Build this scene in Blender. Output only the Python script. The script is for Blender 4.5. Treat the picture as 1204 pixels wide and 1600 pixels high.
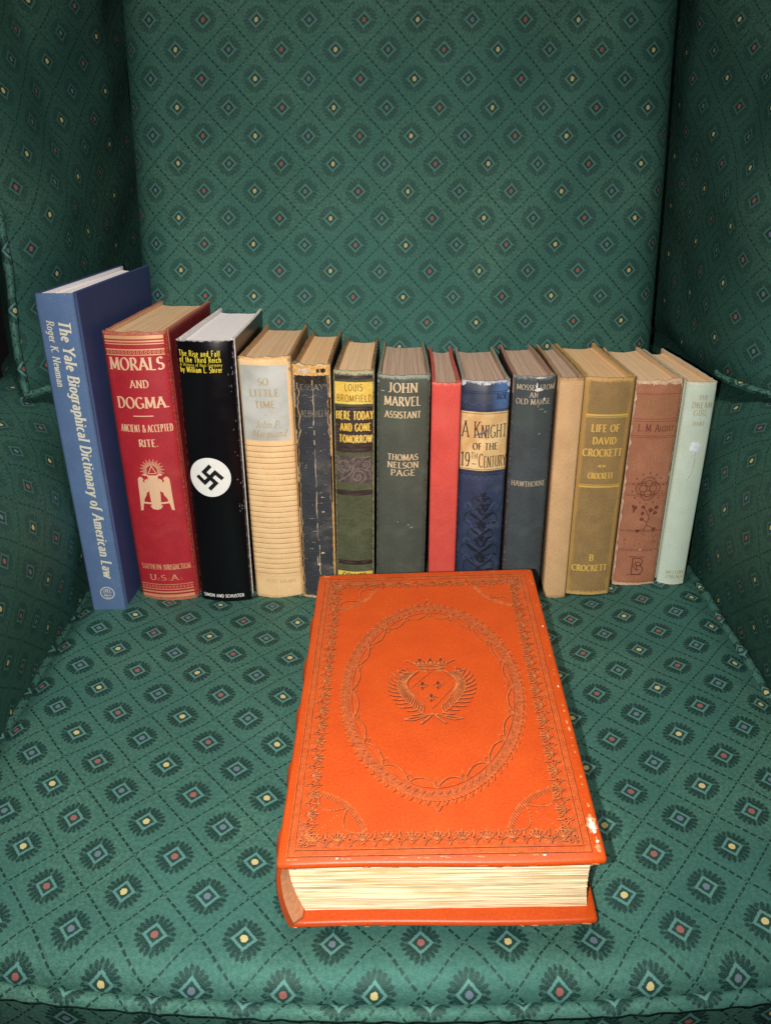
import bpy, math, random
from mathutils import Vector, Matrix
random.seed(7)
R = math.radians
for o in list(bpy.data.objects): bpy.data.objects.remove(o)
SC = bpy.context.scene
# ------------------------------------------------------------------ camera
cd = bpy.data.cameras.new('camera'); cam = bpy.data.objects.new('camera', cd); SC.collection.objects.link(cam)
cd.sensor_fit = 'VERTICAL'; cd.sensor_height = 24; cd.sensor_width = 18; cd.lens = 18.0
cd.clip_start = .01; cd.clip_end = 50
cam.location = (0, 0, .38); cam.rotation_euler = (R(90-28.5), 0, 0)
SC.camera = cam
# ------------------------------------------------------------------ dim room light
W = bpy.data.worlds.new('World'); SC.world = W; W.use_nodes = True
bg = W.node_tree.nodes['Background']; bg.inputs[0].default_value = (1, .93, .85, 1); bg.inputs[1].default_value = .006
# ------------------------------------------------------------------ the phone's flash, just left of the lens
ld = bpy.data.lights.new('flash', 'SPOT'); ld.spot_size = R(112); ld.spot_blend = 1.; ld.energy = 14.5; ld.color = (1, .96, .9); ld.shadow_soft_size = .004
fl = bpy.data.objects.new('flash', ld); fl.location = (-.028, .004, .372); fl.rotation_euler = (R(90-35), 0, 0); SC.collection.objects.link(fl)
rl = bpy.data.lights.new('ceiling_lamp', 'AREA'); rl.shape = 'DISK'; rl.size = .45; rl.energy = 16; rl.color = (1, .93, .84)
ro = bpy.data.objects.new('ceiling_lamp', rl); ro.location = (-.10, .42, 1.9); SC.collection.objects.link(ro)
ro.rotation_euler = (0, 0, 0)
SC.view_settings.view_transform = 'Standard'; SC.view_settings.look = 'None'
SC.view_settings.exposure = 0; SC.view_settings.gamma = 1

# ================================================================== node helpers
class E:
    def __init__(s, nt, v): s.nt = nt; s.v = v
    def _m(s, op, *a, clamp=False):
        n = s.nt.nodes.new('ShaderNodeMath'); n.operation = op; n.use_clamp = clamp
        for i, x in enumerate((s,)+a):
            if isinstance(x, E): s.nt.links.new(x.v, n.inputs[i])
            else: n.inputs[i].default_value = x
        return E(s.nt, n.outputs[0])
    def __add__(s, o): return s._m('ADD', o)
    __radd__ = __add__
    def __sub__(s, o): return s._m('SUBTRACT', o)
    def __rsub__(s, o): return (s*-1)+o
    def __mul__(s, o): return s._m('MULTIPLY', o)
    __rmul__ = __mul__
    def __truediv__(s, o): return s._m('DIVIDE', o)
    def fract(s): return s._m('FRACT')
    def floor(s): return s._m('FLOOR')
    def abs(s): return s._m('ABSOLUTE')
    def sqrt(s): return s._m('SQRT')
    def sin(s): return s._m('SINE')
    def cos(s): return s._m('COSINE')
    def atan2(s, o): return s._m('ARCTAN2', o)
    def min(s, o): return s._m('MINIMUM', o)
    def max(s, o): return s._m('MAXIMUM', o)
    def lt(s, o): return s._m('LESS_THAN', o)
    def gt(s, o): return s._m('GREATER_THAN', o)
    def mod(s, o): return s._m('FLOORED_MODULO', o)
    def step(s, a, b):
        n = s.nt.nodes.new('ShaderNodeMapRange'); n.interpolation_type = 'SMOOTHSTEP'
        s.nt.links.new(s.v, n.inputs[0]); n.inputs[1].default_value = min(a, b); n.inputs[2].default_value = max(a, b)
        n.inputs[3].default_value = 0 if a < b else 1; n.inputs[4].default_value = 1 if a < b else 0
        return E(s.nt, n.outputs[0])

def vec(nt, x, y, z=0.):
    n = nt.nodes.new('ShaderNodeCombineXYZ')
    for i, a in enumerate((x, y, z)):
        if isinstance(a, E): nt.links.new(a.v, n.inputs[i])
        else: n.inputs[i].default_value = a
    return n.outputs[0]
def noise(nt, v, scale, detail=3, rough=.55):
    n = nt.nodes.new('ShaderNodeTexNoise'); n.inputs['Scale'].default_value = scale
    n.inputs['Detail'].default_value = detail; n.inputs['Roughness'].default_value = rough
    nt.links.new(v, n.inputs['Vector']); return E(nt, n.outputs['Fac'])
def mix(nt, f, a, b):
    n = nt.nodes.new('ShaderNodeMix'); n.data_type = 'RGBA'
    for s, x in ((0, f), (6, a), (7, b)):
        if isinstance(x, E): nt.links.new(x.v, n.inputs[s])
        elif s == 0: n.inputs[0].default_value = x
        else: n.inputs[s].default_value = tuple(x)+((1,) if len(x) == 3 else ())
    return E(nt, n.outputs[2])
class Mat:
    def __init__(s, name, rough=.7, spec=.3, metal=0.):
        s.m = bpy.data.materials.new(name); s.m.use_nodes = True; s.nt = s.m.node_tree
        s.b = s.nt.nodes['Principled BSDF']
        s.b.inputs['Roughness'].default_value = rough; s.b.inputs['Specular IOR Level'].default_value = spec
        s.b.inputs['Metallic'].default_value = metal
        uv = s.nt.nodes.new('ShaderNodeUVMap'); sp = s.nt.nodes.new('ShaderNodeSeparateXYZ')
        s.nt.links.new(uv.outputs[0], sp.inputs[0]); s.uv = uv.outputs[0]
        s.U = E(s.nt, sp.outputs[0]); s.V = E(s.nt, sp.outputs[1])
        s.obj = s.nt.nodes.new('ShaderNodeTexCoord').outputs['Object']
    def set(s, k, v):
        if isinstance(v, E): s.nt.links.new(v.v, s.b.inputs[k])
        else: s.b.inputs[k].default_value = v if not isinstance(v, tuple) or len(v) == 4 else v+(1,)
    def bump(s, h, strength=.3, dist=.001):
        n = s.nt.nodes.new('ShaderNodeBump'); n.inputs['Strength'].default_value = strength
        n.inputs['Distance'].default_value = dist
        s.nt.links.new(h.v, n.inputs['Height']); s.nt.links.new(n.outputs[0], s.b.inputs['Normal'])
    def n(s, scale, detail=3, sx=1, sy=1, rough=.55, off=0.):
        return noise(s.nt, vec(s.nt, s.U*sx+off, s.V*sy+off), scale, detail, rough)
    def mix(s, f, a, b): return mix(s.nt, f, a, b)

def plain(name, col, rough=.6, spec=.3, metal=0., var=.25, scale=300):
    m = Mat(name, rough, spec, metal)
    f = noise(m.nt, m.obj, scale, 3)
    m.set('Base Color', m.mix(f.step(.3, .7), tuple(c*(1-var) for c in col), tuple(min(1, c*(1+var*.6)) for c in col)))
    return m.m

def worn_foil(name, col, under, wear=.5, rough=.42, metal=.2, scale=900):
    metal = min(metal, .3)
    m = Mat(name, rough, .5, metal)
    f = noise(m.nt, m.obj, scale, 4, .7); g = noise(m.nt, m.obj, 90, 2)
    k = (f*.6+g*.4).step(wear-.12, wear+.1)
    m.set('Base Color', m.mix(k, under, col)); m.set('Metallic', k*metal)
    return m.m

def fabric(name, u0, v0, skew=0., a=.0226, b=.0224, lf=1., ls=1., dx=1., mt=.34):
    m = Mat(name, .62, .25); nt = m.nt
    jx = (noise(nt, m.uv, 900, 1)-.5)*.0011; jy = (noise(nt, vec(nt, m.U+3., m.V), 900, 1)-.5)*.0011
    warp = (noise(nt, m.uv, 9, 2)-.5)*.009
    U = (m.U-u0+jx+warp+(m.V-v0)*skew)/a; V = (m.V-v0+jy)/b
    s = (U+V)*.5+.5; t = (U-V)*.5+.5
    fs = s.floor(); ft = t.floor(); ds = s-fs-.5; dt = t-ft-.5
    k = (fs+ft).mod(3.)
    r = (ds*ds+dt*dt).sqrt(); ang = ds.atan2(dt); q = ds.abs().max(dt.abs())
    du_ = (ds+dt)/dx; dv_ = ds-dt; dm = ((du_*du_+dv_*dv_)*.5).sqrt().step(.067, .055)
    dot = m.mix(k.lt(.5), m.mix(k.lt(1.5), (.105, .14, .185), (.24, .085, .078)), (.46, .40, .18))
    light = (.115, .270, .255); dark = (.005, .021, .020)
    n1 = noise(nt, m.uv, 420, 3); n2 = noise(nt, m.uv, 14, 3); n3 = noise(nt, vec(nt, m.U*.45, m.V), 1500, 2)
    base = m.mix((n1*.50+n3*.45+n2*.15).step(.38, .72), (.032, .100, .078), (.092, .212, .168))
    base = m.mix(noise(nt, vec(nt, m.U+9., m.V), 7, 2).step(.35, .65)*.55, base, (.038, .132, .116))
    # ring of leaves
    tooth = (ang*20.+n1*3.).cos(); rr = r+q*.25
    leaf = (rr-(tooth*.026)).step(.400, .372)*q.step(.146, .158)
    gap = ((ang*4.).cos()*-1.).step(.90, .97)*rr.step(.22, .24)*rr.step(.34, .30)
    slit = (tooth.step(-.45, -.95)*rr.step(.24, .33))*.60
    vein = ((ang*9.).cos().abs().step(.12, .03)*rr.step(.24, .28))*.0
    nf = noise(nt, vec(nt, m.U*.7, m.V, 1.), 1500, 2, .7)
    leaf = leaf*(1.-slit)*(1.-gap*.6)*(nf.step(.34, .54)*.45+.55)
    # dotted lattice lines
    la = ds.abs().step(.474, .485)*((dt*22.).sin().abs().step(.30, .55))*dt.abs().step(.475, .455)
    lb = dt.abs().step(.480, .489)*((ds*24.).sin().abs().step(.30, .55))*ds.abs().step(.49, .47)
    inner = q.step(.106, .096)
    drk = (leaf*lf).max(la*ls).max(lb*ls).max(inner*.85)
    frame = q.step(.100, .110)*q.step(.152, .142)*.70*lf
    c = m.mix(drk, base, dark); c = m.mix(frame, c, light)
    c = m.mix(dm, c, dot)
    m.set('Base Color', c)
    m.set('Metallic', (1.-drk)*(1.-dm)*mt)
    m.set('Specular IOR Level', drk*.36+.10)
    m.set('Specular Tint', m.mix(drk, (1, 1, 1), (.55, 1, .8)))
    m.set('Roughness', .64-drk*.08)
    m.bump(n3*.5+n1*.6+drk*-.4, .42, .0005)
    return m.m

def cloth(name, col, w, h, worn=(.7, .6, .4), edge=.5, dark=None, streak=.0, stain=None, rough=.72, spec=.25, var=.25, extra=None, vweave=1.):
    """woven book cloth: threads, rubbing, and wear along the head, tail and joints"""
    m = Mat(name, rough, spec); nt = m.nt
    dark = dark or tuple(c*(1-var*1.6) for c in col)
    a = m.n(1600, 2, .35, 1); b = m.n(1600, 2, 1, .35); g = m.n(60, 4); big = m.n(22, 2, 1, .6, off=1.7)
    t = a*.4+b*.3*vweave+g*.3
    c = m.mix(t.step(.32, .68), dark, tuple(min(1, x*(1+var*.5)) for x in col))
    if stain: c = m.mix(big.step(.48, .72)*.7, c, stain)
    if streak: c = m.mix(m.n(160, 3, 6, .25).step(.55, .75)*streak, c, worn)
    if extra: c = extra(m, c)
    e = (m.V.min(h-m.V)*1.).step(.007, 0.)
    e2 = (w/2-m.U.abs()).step(.0035, 0.)
    k = ((e*.9).max(e2*.7)*edge*1.5 + m.n(420, 4, rough=.7)*.9).step(.76, 1.12)
    spots = m.n(420, 4, off=4., rough=.7).step(.72-.08*edge, .80)*edge; c = m.mix(m.n(38, 4, off=9., rough=.65).step(.5, .8)*.35*edge, c, worn)
    c = m.mix(k.max(spots), c, worn)
    m.set('Base Color', c); m.set('Roughness', rough-t*.08)
    m.bump(a*.5+b*.5+g*.3, .3, .0004)
    return m.m

def paper(name, col, line, stain=None, sx=900., sy=6., rough=.85):
    m = Mat(name, rough, .15)
    f = m.n(1, 3, sx, sy, .7); g = m.n(30, 3); k = m.n(1, 1, sx*.35, sy*.7, off=2.)
    c = m.mix(f.step(.35, .65), line, col); c = m.mix(k.step(.62, .72)*.6, c, line)
    if stain: c = m.mix(g.step(.45, .75)*.6, c, stain)
    m.set('Base Color', c); m.bump(f, .5, .0005)
    return m.m

# ================================================================== mesh helpers
class MB:
    def __init__(s): s.v = []; s.f = []; s.uv = []; s.mi = []
    def quad(s, ps, uvs=None, mi=0):
        i = len(s.v); s.v += [tuple(p) for p in ps]; s.f.append(tuple(range(i, i+len(ps))))
        s.uv += list(uvs) if uvs else [(p[0], p[2]) for p in ps]; s.mi.append(mi)
    def grid(s, fn, ni, nj, mi=0, flip=False, close=False):
        """fn(i,j) -> (pos, uv); shared vertices, smooth-able"""
        i0 = len(s.v); uvs = []
        for j in range(nj+1):
            for i in range(ni+1):
                p, uv = fn(i, j); s.v.append(tuple(p)); uvs.append(uv)
        for j in range(nj):
            for i in range(ni):
                a = j*(ni+1)+i; q = [a, a+1, a+ni+2, a+ni+1]
                if flip: q.reverse()
                s.f.append(tuple(i0+k for k in q)); s.uv += [uvs[k] for k in q]; s.mi.append(mi)
    def build(s, name, mats, parent=None, smooth=True, merge=False, kind=None):
        me = bpy.data.meshes.new(name); me.from_pydata(s.v, [], s.f)
        l = me.uv_layers.new(name='UVMap')
        l.data.foreach_set('uv', [c for uv in s.uv for c in uv[:2]])
        for m in (mats if isinstance(mats, (list, tuple)) else [mats]): me.materials.append(m)
        me.polygons.foreach_set('material_index', s.mi)
        me.polygons.foreach_set('use_smooth', [smooth]*len(s.f))
        me.update()
        if merge:
            import bmesh
            b = bmesh.new(); b.from_mesh(me); bmesh.ops.remove_doubles(b, verts=b.verts, dist=1e-6)
            bmesh.ops.recalc_face_normals(b, faces=b.faces); b.to_mesh(me); b.free()
        o = bpy.data.objects.new(name, me); SC.collection.objects.link(o)
        if parent: o.parent = parent
        if kind: o['kind'] = kind
        return o
def thing(name, label, cat, loc=(0, 0, 0), group=None):
    o = bpy.data.objects.new(name, None); SC.collection.objects.link(o); o.location = loc
    o.empty_display_size = .02; o['label'] = label; o['category'] = cat
    if group: o['group'] = group
    return o
def tube(name, pts, r, mat, parent, n=8, uvs=1.):
    mb = MB(); pts = [Vector(p) for p in pts]; L = 0; fr = []
    for i, p in enumerate(pts):
        t = (pts[min(i+1, len(pts)-1)]-pts[max(i-1, 0)]).normalized()
        a = t.cross(Vector((.13, .2, 1))).normalized(); b = t.cross(a)
        if i: L += (p-pts[i-1]).length
        fr.append((p, a, b, L))
    rr = lambda j: r*(1+.08*math.sin(j*1.7)+.05*math.sin(j*4.1))
    mb.grid(lambda i, j: (fr[j][0]+(fr[j][1]*math.cos(i*2*math.pi/n)+fr[j][2]*math.sin(i*2*math.pi/n))*rr(j), (fr[j][3]*uvs, i*r*6.28/n)), n, len(pts)-1)
    return mb.build(name, mat, parent)
def box(name, x0, x1, y0, y1, z0, z1, mat, parent=None, bev=.0, kind=None, ny=1):
    import bmesh
    b = bmesh.new(); bmesh.ops.create_cube(b, size=1)
    for v in b.verts: v.co = Vector((x0+(v.co.x+.5)*(x1-x0), y0+(v.co.y+.5)*(y1-y0), z0+(v.co.z+.5)*(z1-z0)))
    if bev: bmesh.ops.bevel(b, geom=b.edges[:]+b.verts[:], offset=bev, segments=2, affect='EDGES', profile=.6)
    uv = b.loops.layers.uv.new('UVMap')
    for f in b.faces:
        n = f.normal
        f.smooth = False
        for l in f.loops:
            c = l.vert.co
            l[uv].uv = (c.y, c.z) if abs(n.x) > .6 else ((c.x, c.z) if abs(n.y) > .6 else (c.x, c.y))
    me = bpy.data.meshes.new(name); b.to_mesh(me); b.free(); me.materials.append(mat)
    o = bpy.data.objects.new(name, me); SC.collection.objects.link(o)
    if parent: o.parent = parent
    if kind: o['kind'] = kind
    return o

# ================================================================== pen strokes and lettering
def arc(cx, cy, rx, ry, a0, a1, n=None):
    n = n or max(4, int(abs(a1-a0)/22))
    return [(cx+rx*math.cos(R(a0+(a1-a0)*i/n)), cy+ry*math.sin(R(a0+(a1-a0)*i/n))) for i in range(n+1)]
def L(*a): return list(zip(a[::2], a[1::2]))
G = {
'A': (.80, [L(.06, 0, .40, 1), L(.38, 1, .74, 0), L(.19, .34, .61, .34)]),
'B': (.68, [L(.14, 0, .14, 1), L(.14, 1, .34, 1)+arc(.34, .76, .21, .24, 90, -90)+L(.14, .52), L(.14, .52, .36, .52)+arc(.36, .26, .24, .26, 90, -90)+L(.14, 0)]),
'C': (.76, [arc(.43, .5, .35, .5, 48, 312)]),
'D': (.78, [L(.14, 0, .14, 1), L(.14, 1, .32, 1)+arc(.32, .5, .36, .5, 90, -90)+L(.14, 0)]),
'E': (.64, [L(.14, 0, .14, 1), L(.14, 1, .56, 1), L(.14, .52, .46, .52), L(.14, 0, .58, 0)]),
'F': (.60, [L(.14, 0, .14, 1), L(.14, 1, .55, 1), L(.14, .51, .46, .51)]),
'G': (.82, [arc(.43, .5, .35, .5, 48, 330), L(.72, .42, .72, .08), L(.5, .42, .78, .42)]),
'H': (.80, [L(.14, 0, .14, 1), L(.66, 0, .66, 1), L(.14, .52, .66, .52)]),
'I': (.30, [L(.15, 0, .15, 1)]),
'J': (.50, [L(.34, 1, .34, .2)+arc(.2, .2, .14, .22, 0, -130)]),
'K': (.74, [L(.14, 0, .14, 1), L(.14, .42, .62, 1), L(.3, .6, .68, 0)]),
'L': (.60, [L(.14, 0, .14, 1), L(.14, 0, .56, 0)]),
'M': (.96, [L(.12, 0, .16, 1), L(.16, 1, .48, .1), L(.48, .1, .80, 1), L(.80, 1, .84, 0)]),
'N': (.82, [L(.14, 0, .14, 1), L(.14, 1, .68, 0), L(.68, 0, .68, 1)]),
'O': (.84, [arc(.42, .5, .35, .5, 90, 450)]),
'P': (.64, [L(.14, 0, .14, 1), L(.14, 1, .34, 1)+arc(.34, .73, .22, .27, 90, -90)+L(.14, .46)]),
'Q': (.84, [arc(.42, .5, .35, .5, 90, 450), L(.45, .2, .75, -.12)]),
'R': (.72, [L(.14, 0, .14, 1), L(.14, 1, .34, 1)+arc(.34, .74, .21, .26, 90, -90)+L(.14, .48), L(.34, .48, .68, 0)]),
'S': (.60, [arc(.30, .75, .21, .25, 35, 270, 9)+arc(.30, .26, .23, .26, 90, -145, 9)[1:]]),
'T': (.68, [L(.34, 0, .34, 1), L(.04, 1, .64, 1)]),
'U': (.78, [L(.14, 1, .14, .34)+arc(.39, .3, .25, .3, 180, 360)+L(.64, 1)]),
'V': (.76, [L(.06, 1, .38, 0), L(.38, 0, .70, 1)]),
'W': (1.04, [L(.05, 1, .30, 0), L(.30, 0, .52, .95), L(.52, .95, .76, 0), L(.76, 0, .99, 1)]),
'X': (.74, [L(.06, 0, .66, 1), L(.08, 1, .68, 0)]),
'Y': (.74, [L(.05, 1, .37, .5), L(.69, 1, .37, .5), L(.37, .5, .37, 0)]),
'Z': (.66, [L(.06, 1, .6, 1, .06, 0), L(.06, 0, .6, 0)]),
'&': (.86, [L(.8, .5)+arc(.42, .28, .32, .28, 20, -180, 9)+L(.5, .66)+arc(.4, .8, .15, .2, -20, 200, 8)+L(.8, 0)]),
'1': (.42, [L(.10, .85, .24, 1, .24, 0)]),
'9': (.64, [arc(.3, .68, .22, .32, 0, 360), L(.52, .68)+arc(.2, .62, .32, .64, 0, -75)]),
'.': (.24, [L(.10, .02, .12, .1)]), '-': (.4, [L(.05, .35, .35, .35)]), ',': (.24, [L(.12, .08, .06, -.12)]),
"'": (.2, [L(.1, 1, .1, .78)]), ':': (.34, [L(.06, .02, .08, .1), L(.26, .02, .28, .1), L(.16, .32, .18, .4)]),
'a': (.54, [arc(.26, .46, .15, .16, 160, 0)+L(.41, .08, .50, 0), arc(.25, .18, .15, .18, 40, 330)]),
'b': (.58, [L(.12, 1, .12, .05), arc(.3, .31, .2, .31, 150, -150)]),
'c': (.50, [arc(.29, .31, .2, .31, 50, 310)]),
'd': (.60, [L(.46, 1, .46, .05, .56, 0), arc(.28, .31, .2, .31, 30, 330)]),
'e': (.52, [L(.1, .33, .44, .36)+arc(.28, .32, .18, .3, 20, 320)]),
'f': (.38, [arc(.34, .82, .16, .18, 60, 180)+L(.16, -.15), L(.02, .62, .34, .62)]),
'g': (.58, [arc(.27, .33, .19, .29, 20, 340), L(.44, .62, .44, -.1)+arc(.26, -.1, .18, .2, 0, -150)]),
'h': (.60, [L(.12, 1, .12, 0), L(.12, .4)+arc(.3, .42, .17, .2, 160, 0)+L(.47, 0)]),
'i': (.28, [L(.13, .62, .13, 0), L(.13, .8, .14, .9)]),
'k': (.56, [L(.12, 1, .12, 0), L(.12, .25, .46, .6), L(.24, .38, .5, 0)]),
'l': (.28, [L(.13, 1, .13, 0)]),
'm': (.88, [L(.12, .62, .12, 0), L(.12, .4)+arc(.28, .42, .15, .2, 160, 0)+L(.43, 0), L(.43, .4)+arc(.59, .42, .15, .2, 160, 0)+L(.74, 0)]),
'n': (.60, [L(.12, .62, .12, 0), L(.12, .4)+arc(.3, .42, .17, .2, 160, 0)+L(.47, 0)]),
'o': (.58, [arc(.29, .31, .2, .31, 90, 450)]),
'p': (.58, [L(.12, .62, .12, -.28), arc(.3, .31, .2, .31, 150, -150)]),
'q': (.58, [L(.46, .62, .46, -.28), arc(.28, .31, .2, .31, 30, 330)]),
'r': (.42, [L(.12, .62, .12, 0), L(.12, .38)+arc(.3, .42, .17, .2, 160, 60)]),
's': (.44, [arc(.22, .46, .13, .15, 40, 270, 6)+arc(.22, .16, .15, .16, 90, -140, 6)[1:]]),
't': (.38, [L(.17, .85, .17, .12)+arc(.29, .12, .12, .12, 180, 300), L(.03, .62, .34, .62)]),
'u': (.60, [L(.12, .62, .12, .2)+arc(.29, .2, .17, .2, 180, 340)+L(.47, .62, .47, 0)]),
'w': (.80, [L(.05, .62, .24, 0), L(.24, 0, .4, .58), L(.4, .58, .58, 0), L(.58, 0, .75, .62)]),
'y': (.56, [L(.08, .62, .28, .02), L(.5, .62, .2, -.28)]),
'z': (.48, [L(.06, .62, .42, .62, .06, 0, .42, 0)]),
' ': (.36, []),
}
class Pen:
    """expands centre lines into narrow faces laid on a surface map P(u,v,off) -> xyz"""
    def __init__(s, P, off=.00012, th=0.): s.mb = MB(); s.P = P; s.off = off; s.k = 0
    def stroke(s, pts, hw, hv=None, rot=0., maxseg=.003, ext=True):
        hv = hw if hv is None else hv
        pp = [pts[0]]
        for q in pts[1:]:
            p = pp[-1]; d = math.hypot(q[0]-p[0], q[1]-p[1])
            if d < 1e-7: continue
            n = max(1, int(d/maxseg))
            for i in range(1, n+1): pp.append((p[0]+(q[0]-p[0])*i/n, p[1]+(q[1]-p[1])*i/n))
        if len(pp) < 2: return
        # split at sharp corners
        cur = [pp[0]]
        for i in range(1, len(pp)-1):
            a = (pp[i][0]-pp[i-1][0], pp[i][1]-pp[i-1][1]); b = (pp[i+1][0]-pp[i][0], pp[i+1][1]-pp[i][1])
            cs = (a[0]*b[0]+a[1]*b[1])/(math.hypot(*a)*math.hypot(*b)+1e-12)
            cur.append(pp[i])
            if cs < .45: s._run(cur, hw, hv, rot); cur = [pp[i]]
        cur.append(pp[-1]); s._run(cur, hw, hv, rot)
    def _run(s, pp, hw, hv, rot):
        c, sn = math.cos(rot), math.sin(rot); s.k = (s.k+1) % 9; off = s.off+s.k*6e-6
        A = []; n = len(pp); cl = n > 3 and math.hypot(pp[0][0]-pp[-1][0], pp[0][1]-pp[-1][1]) < 1e-7
        for i, p in enumerate(pp):
            a = pp[max(i-1, 0)]; b = pp[min(i+1, n-1)]
            if cl and i in (0, n-1): a = pp[-2]; b = pp[1]
            d = (b[0]-a[0], b[1]-a[1]); l = math.hypot(*d) or 1; nx, ny = -d[1]/l, d[0]/l
            rx, ry = nx*c+ny*sn, -nx*sn+ny*c
            w = math.hypot(rx*hw, ry*hv)
            A.append(((p[0]+nx*w, p[1]+ny*w), (p[0]-nx*w, p[1]-ny*w)))
        for i in range(n-1):
            q = [A[i][1], A[i+1][1], A[i+1][0], A[i][0]]
            s.mb.quad([s.P(x, y, off) for x, y in q], q)
    def poly(s, pts):
        s.k = (s.k+1) % 9; s.mb.quad([s.P(x, y, s.off+s.k*6e-6) for x, y in pts], pts)
    def fan(s, c, pts):
        s.k = (s.k+1) % 9; o = s.off+s.k*6e-6
        for i in range(len(pts)):
            q = [c, pts[i], pts[(i+1) % len(pts)]]
            s.mb.quad([s.P(x, y, o) for x, y in q], q)
    def dot(s, x, y, r, ry=None, n=8, jit=0.):
        s.fan((x, y), [(x+r*math.cos(i*2*math.pi/n)*(1+random.uniform(-jit, jit)), y+(ry or r)*math.sin(i*2*math.pi/n)*(1+random.uniform(-jit, jit))) for i in range(n)])
    def patch(s, u0, u1, v0, v1, n=14, jit=0.):
        n = max(n, int((u1-u0)/.0008))
        s.k = (s.k+1) % 9; o = s.off+s.k*6e-6
        s.mb.grid(lambda i, j: (s.P(u0+(u1-u0)*i/n, (v0 if j == 0 else v1)+random.uniform(-jit, jit), o), (u0+(u1-u0)*i/n, v0 if j == 0 else v1)), n, 1)
    def text(s, t, u, v, h, w=None, th=.085, tv=None, serif=True, slant=0., rot=R(18), vertical=False, track=.06, align=0., small=None):
        """align 0 centre, -1 left; w fits the whole width; small = scale of lower-case written as small capitals"""
        tv = (.035 if serif else th) if tv is None else tv
        x = 0; lay = []
        for ch in t:
            sc = 1.
            if small and ch.islower(): ch = ch.upper(); sc = small
            g = G[ch]; lay.append((x, g, ch, sc)); x += (g[0]+track)*sc
        tot = x-track; sx = (w/h/tot) if w else 1.
        x0 = {0.: -tot*sx/2, -1.: 0.}[align]
        def T(px, py):
            a = (x0+px*sx+slant*py)*h; b = py*h
            return (u+b, v-a) if vertical else (u+a, v+b)
        for gx, g, ch, sc in lay:
            for st in g[1]:
                pts = [T(gx+a*sc, b*sc) for a, b in st]
                sc2 = min(1, .6+.4*sx)
                hw, hv = th*h*sc2*math.sqrt(sc), tv*h*sc2*math.sqrt(sc)
                if vertical: s.stroke(pts, hv, hw, R(-14), maxseg=.002)
                else: s.stroke(pts, hw, hv, rot if serif else 0, maxseg=.002)
                if serif and ch not in '.,-:\'':
                    for e in (0, -1):
                        p = st[e]; q = st[1 if e == 0 else -2]
                        if abs(p[1]-q[1]) > .9*abs(p[0]-q[0]) and min(abs(p[1]), abs(p[1]-1), abs(p[1]-.62), abs(p[1]+.28)) < .02:
                            a = .15; yy = p[1]*sc+(.02 if p[1] < .3 else -.02)
                            s.stroke([T(gx+(p[0]-a)*sc, yy), T(gx+(p[0]+a)*sc, yy)], *((hv*.9, hv*.9)))
    def disc(s, x, y, r, n=36, m=8):
        s.k = (s.k+1) % 9; o = s.off+s.k*6e-6
        s.mb.grid(lambda i, j: (s.P(x+r*(j+.001)/m*math.cos(i*2*math.pi/n), y+r*(j+.001)/m*math.sin(i*2*math.pi/n), o), (i/n, j/m)), n, m)
    def build(s, name, mat, parent, kind=None):
        if kind is None and not any(q in name for q in ('lettering', 'label', 'title_panel', 'emblem', 'scroll_panel')): kind = 'stuff'
        return s.mb.build(name, mat, parent, smooth=False, kind=kind or None)

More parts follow.
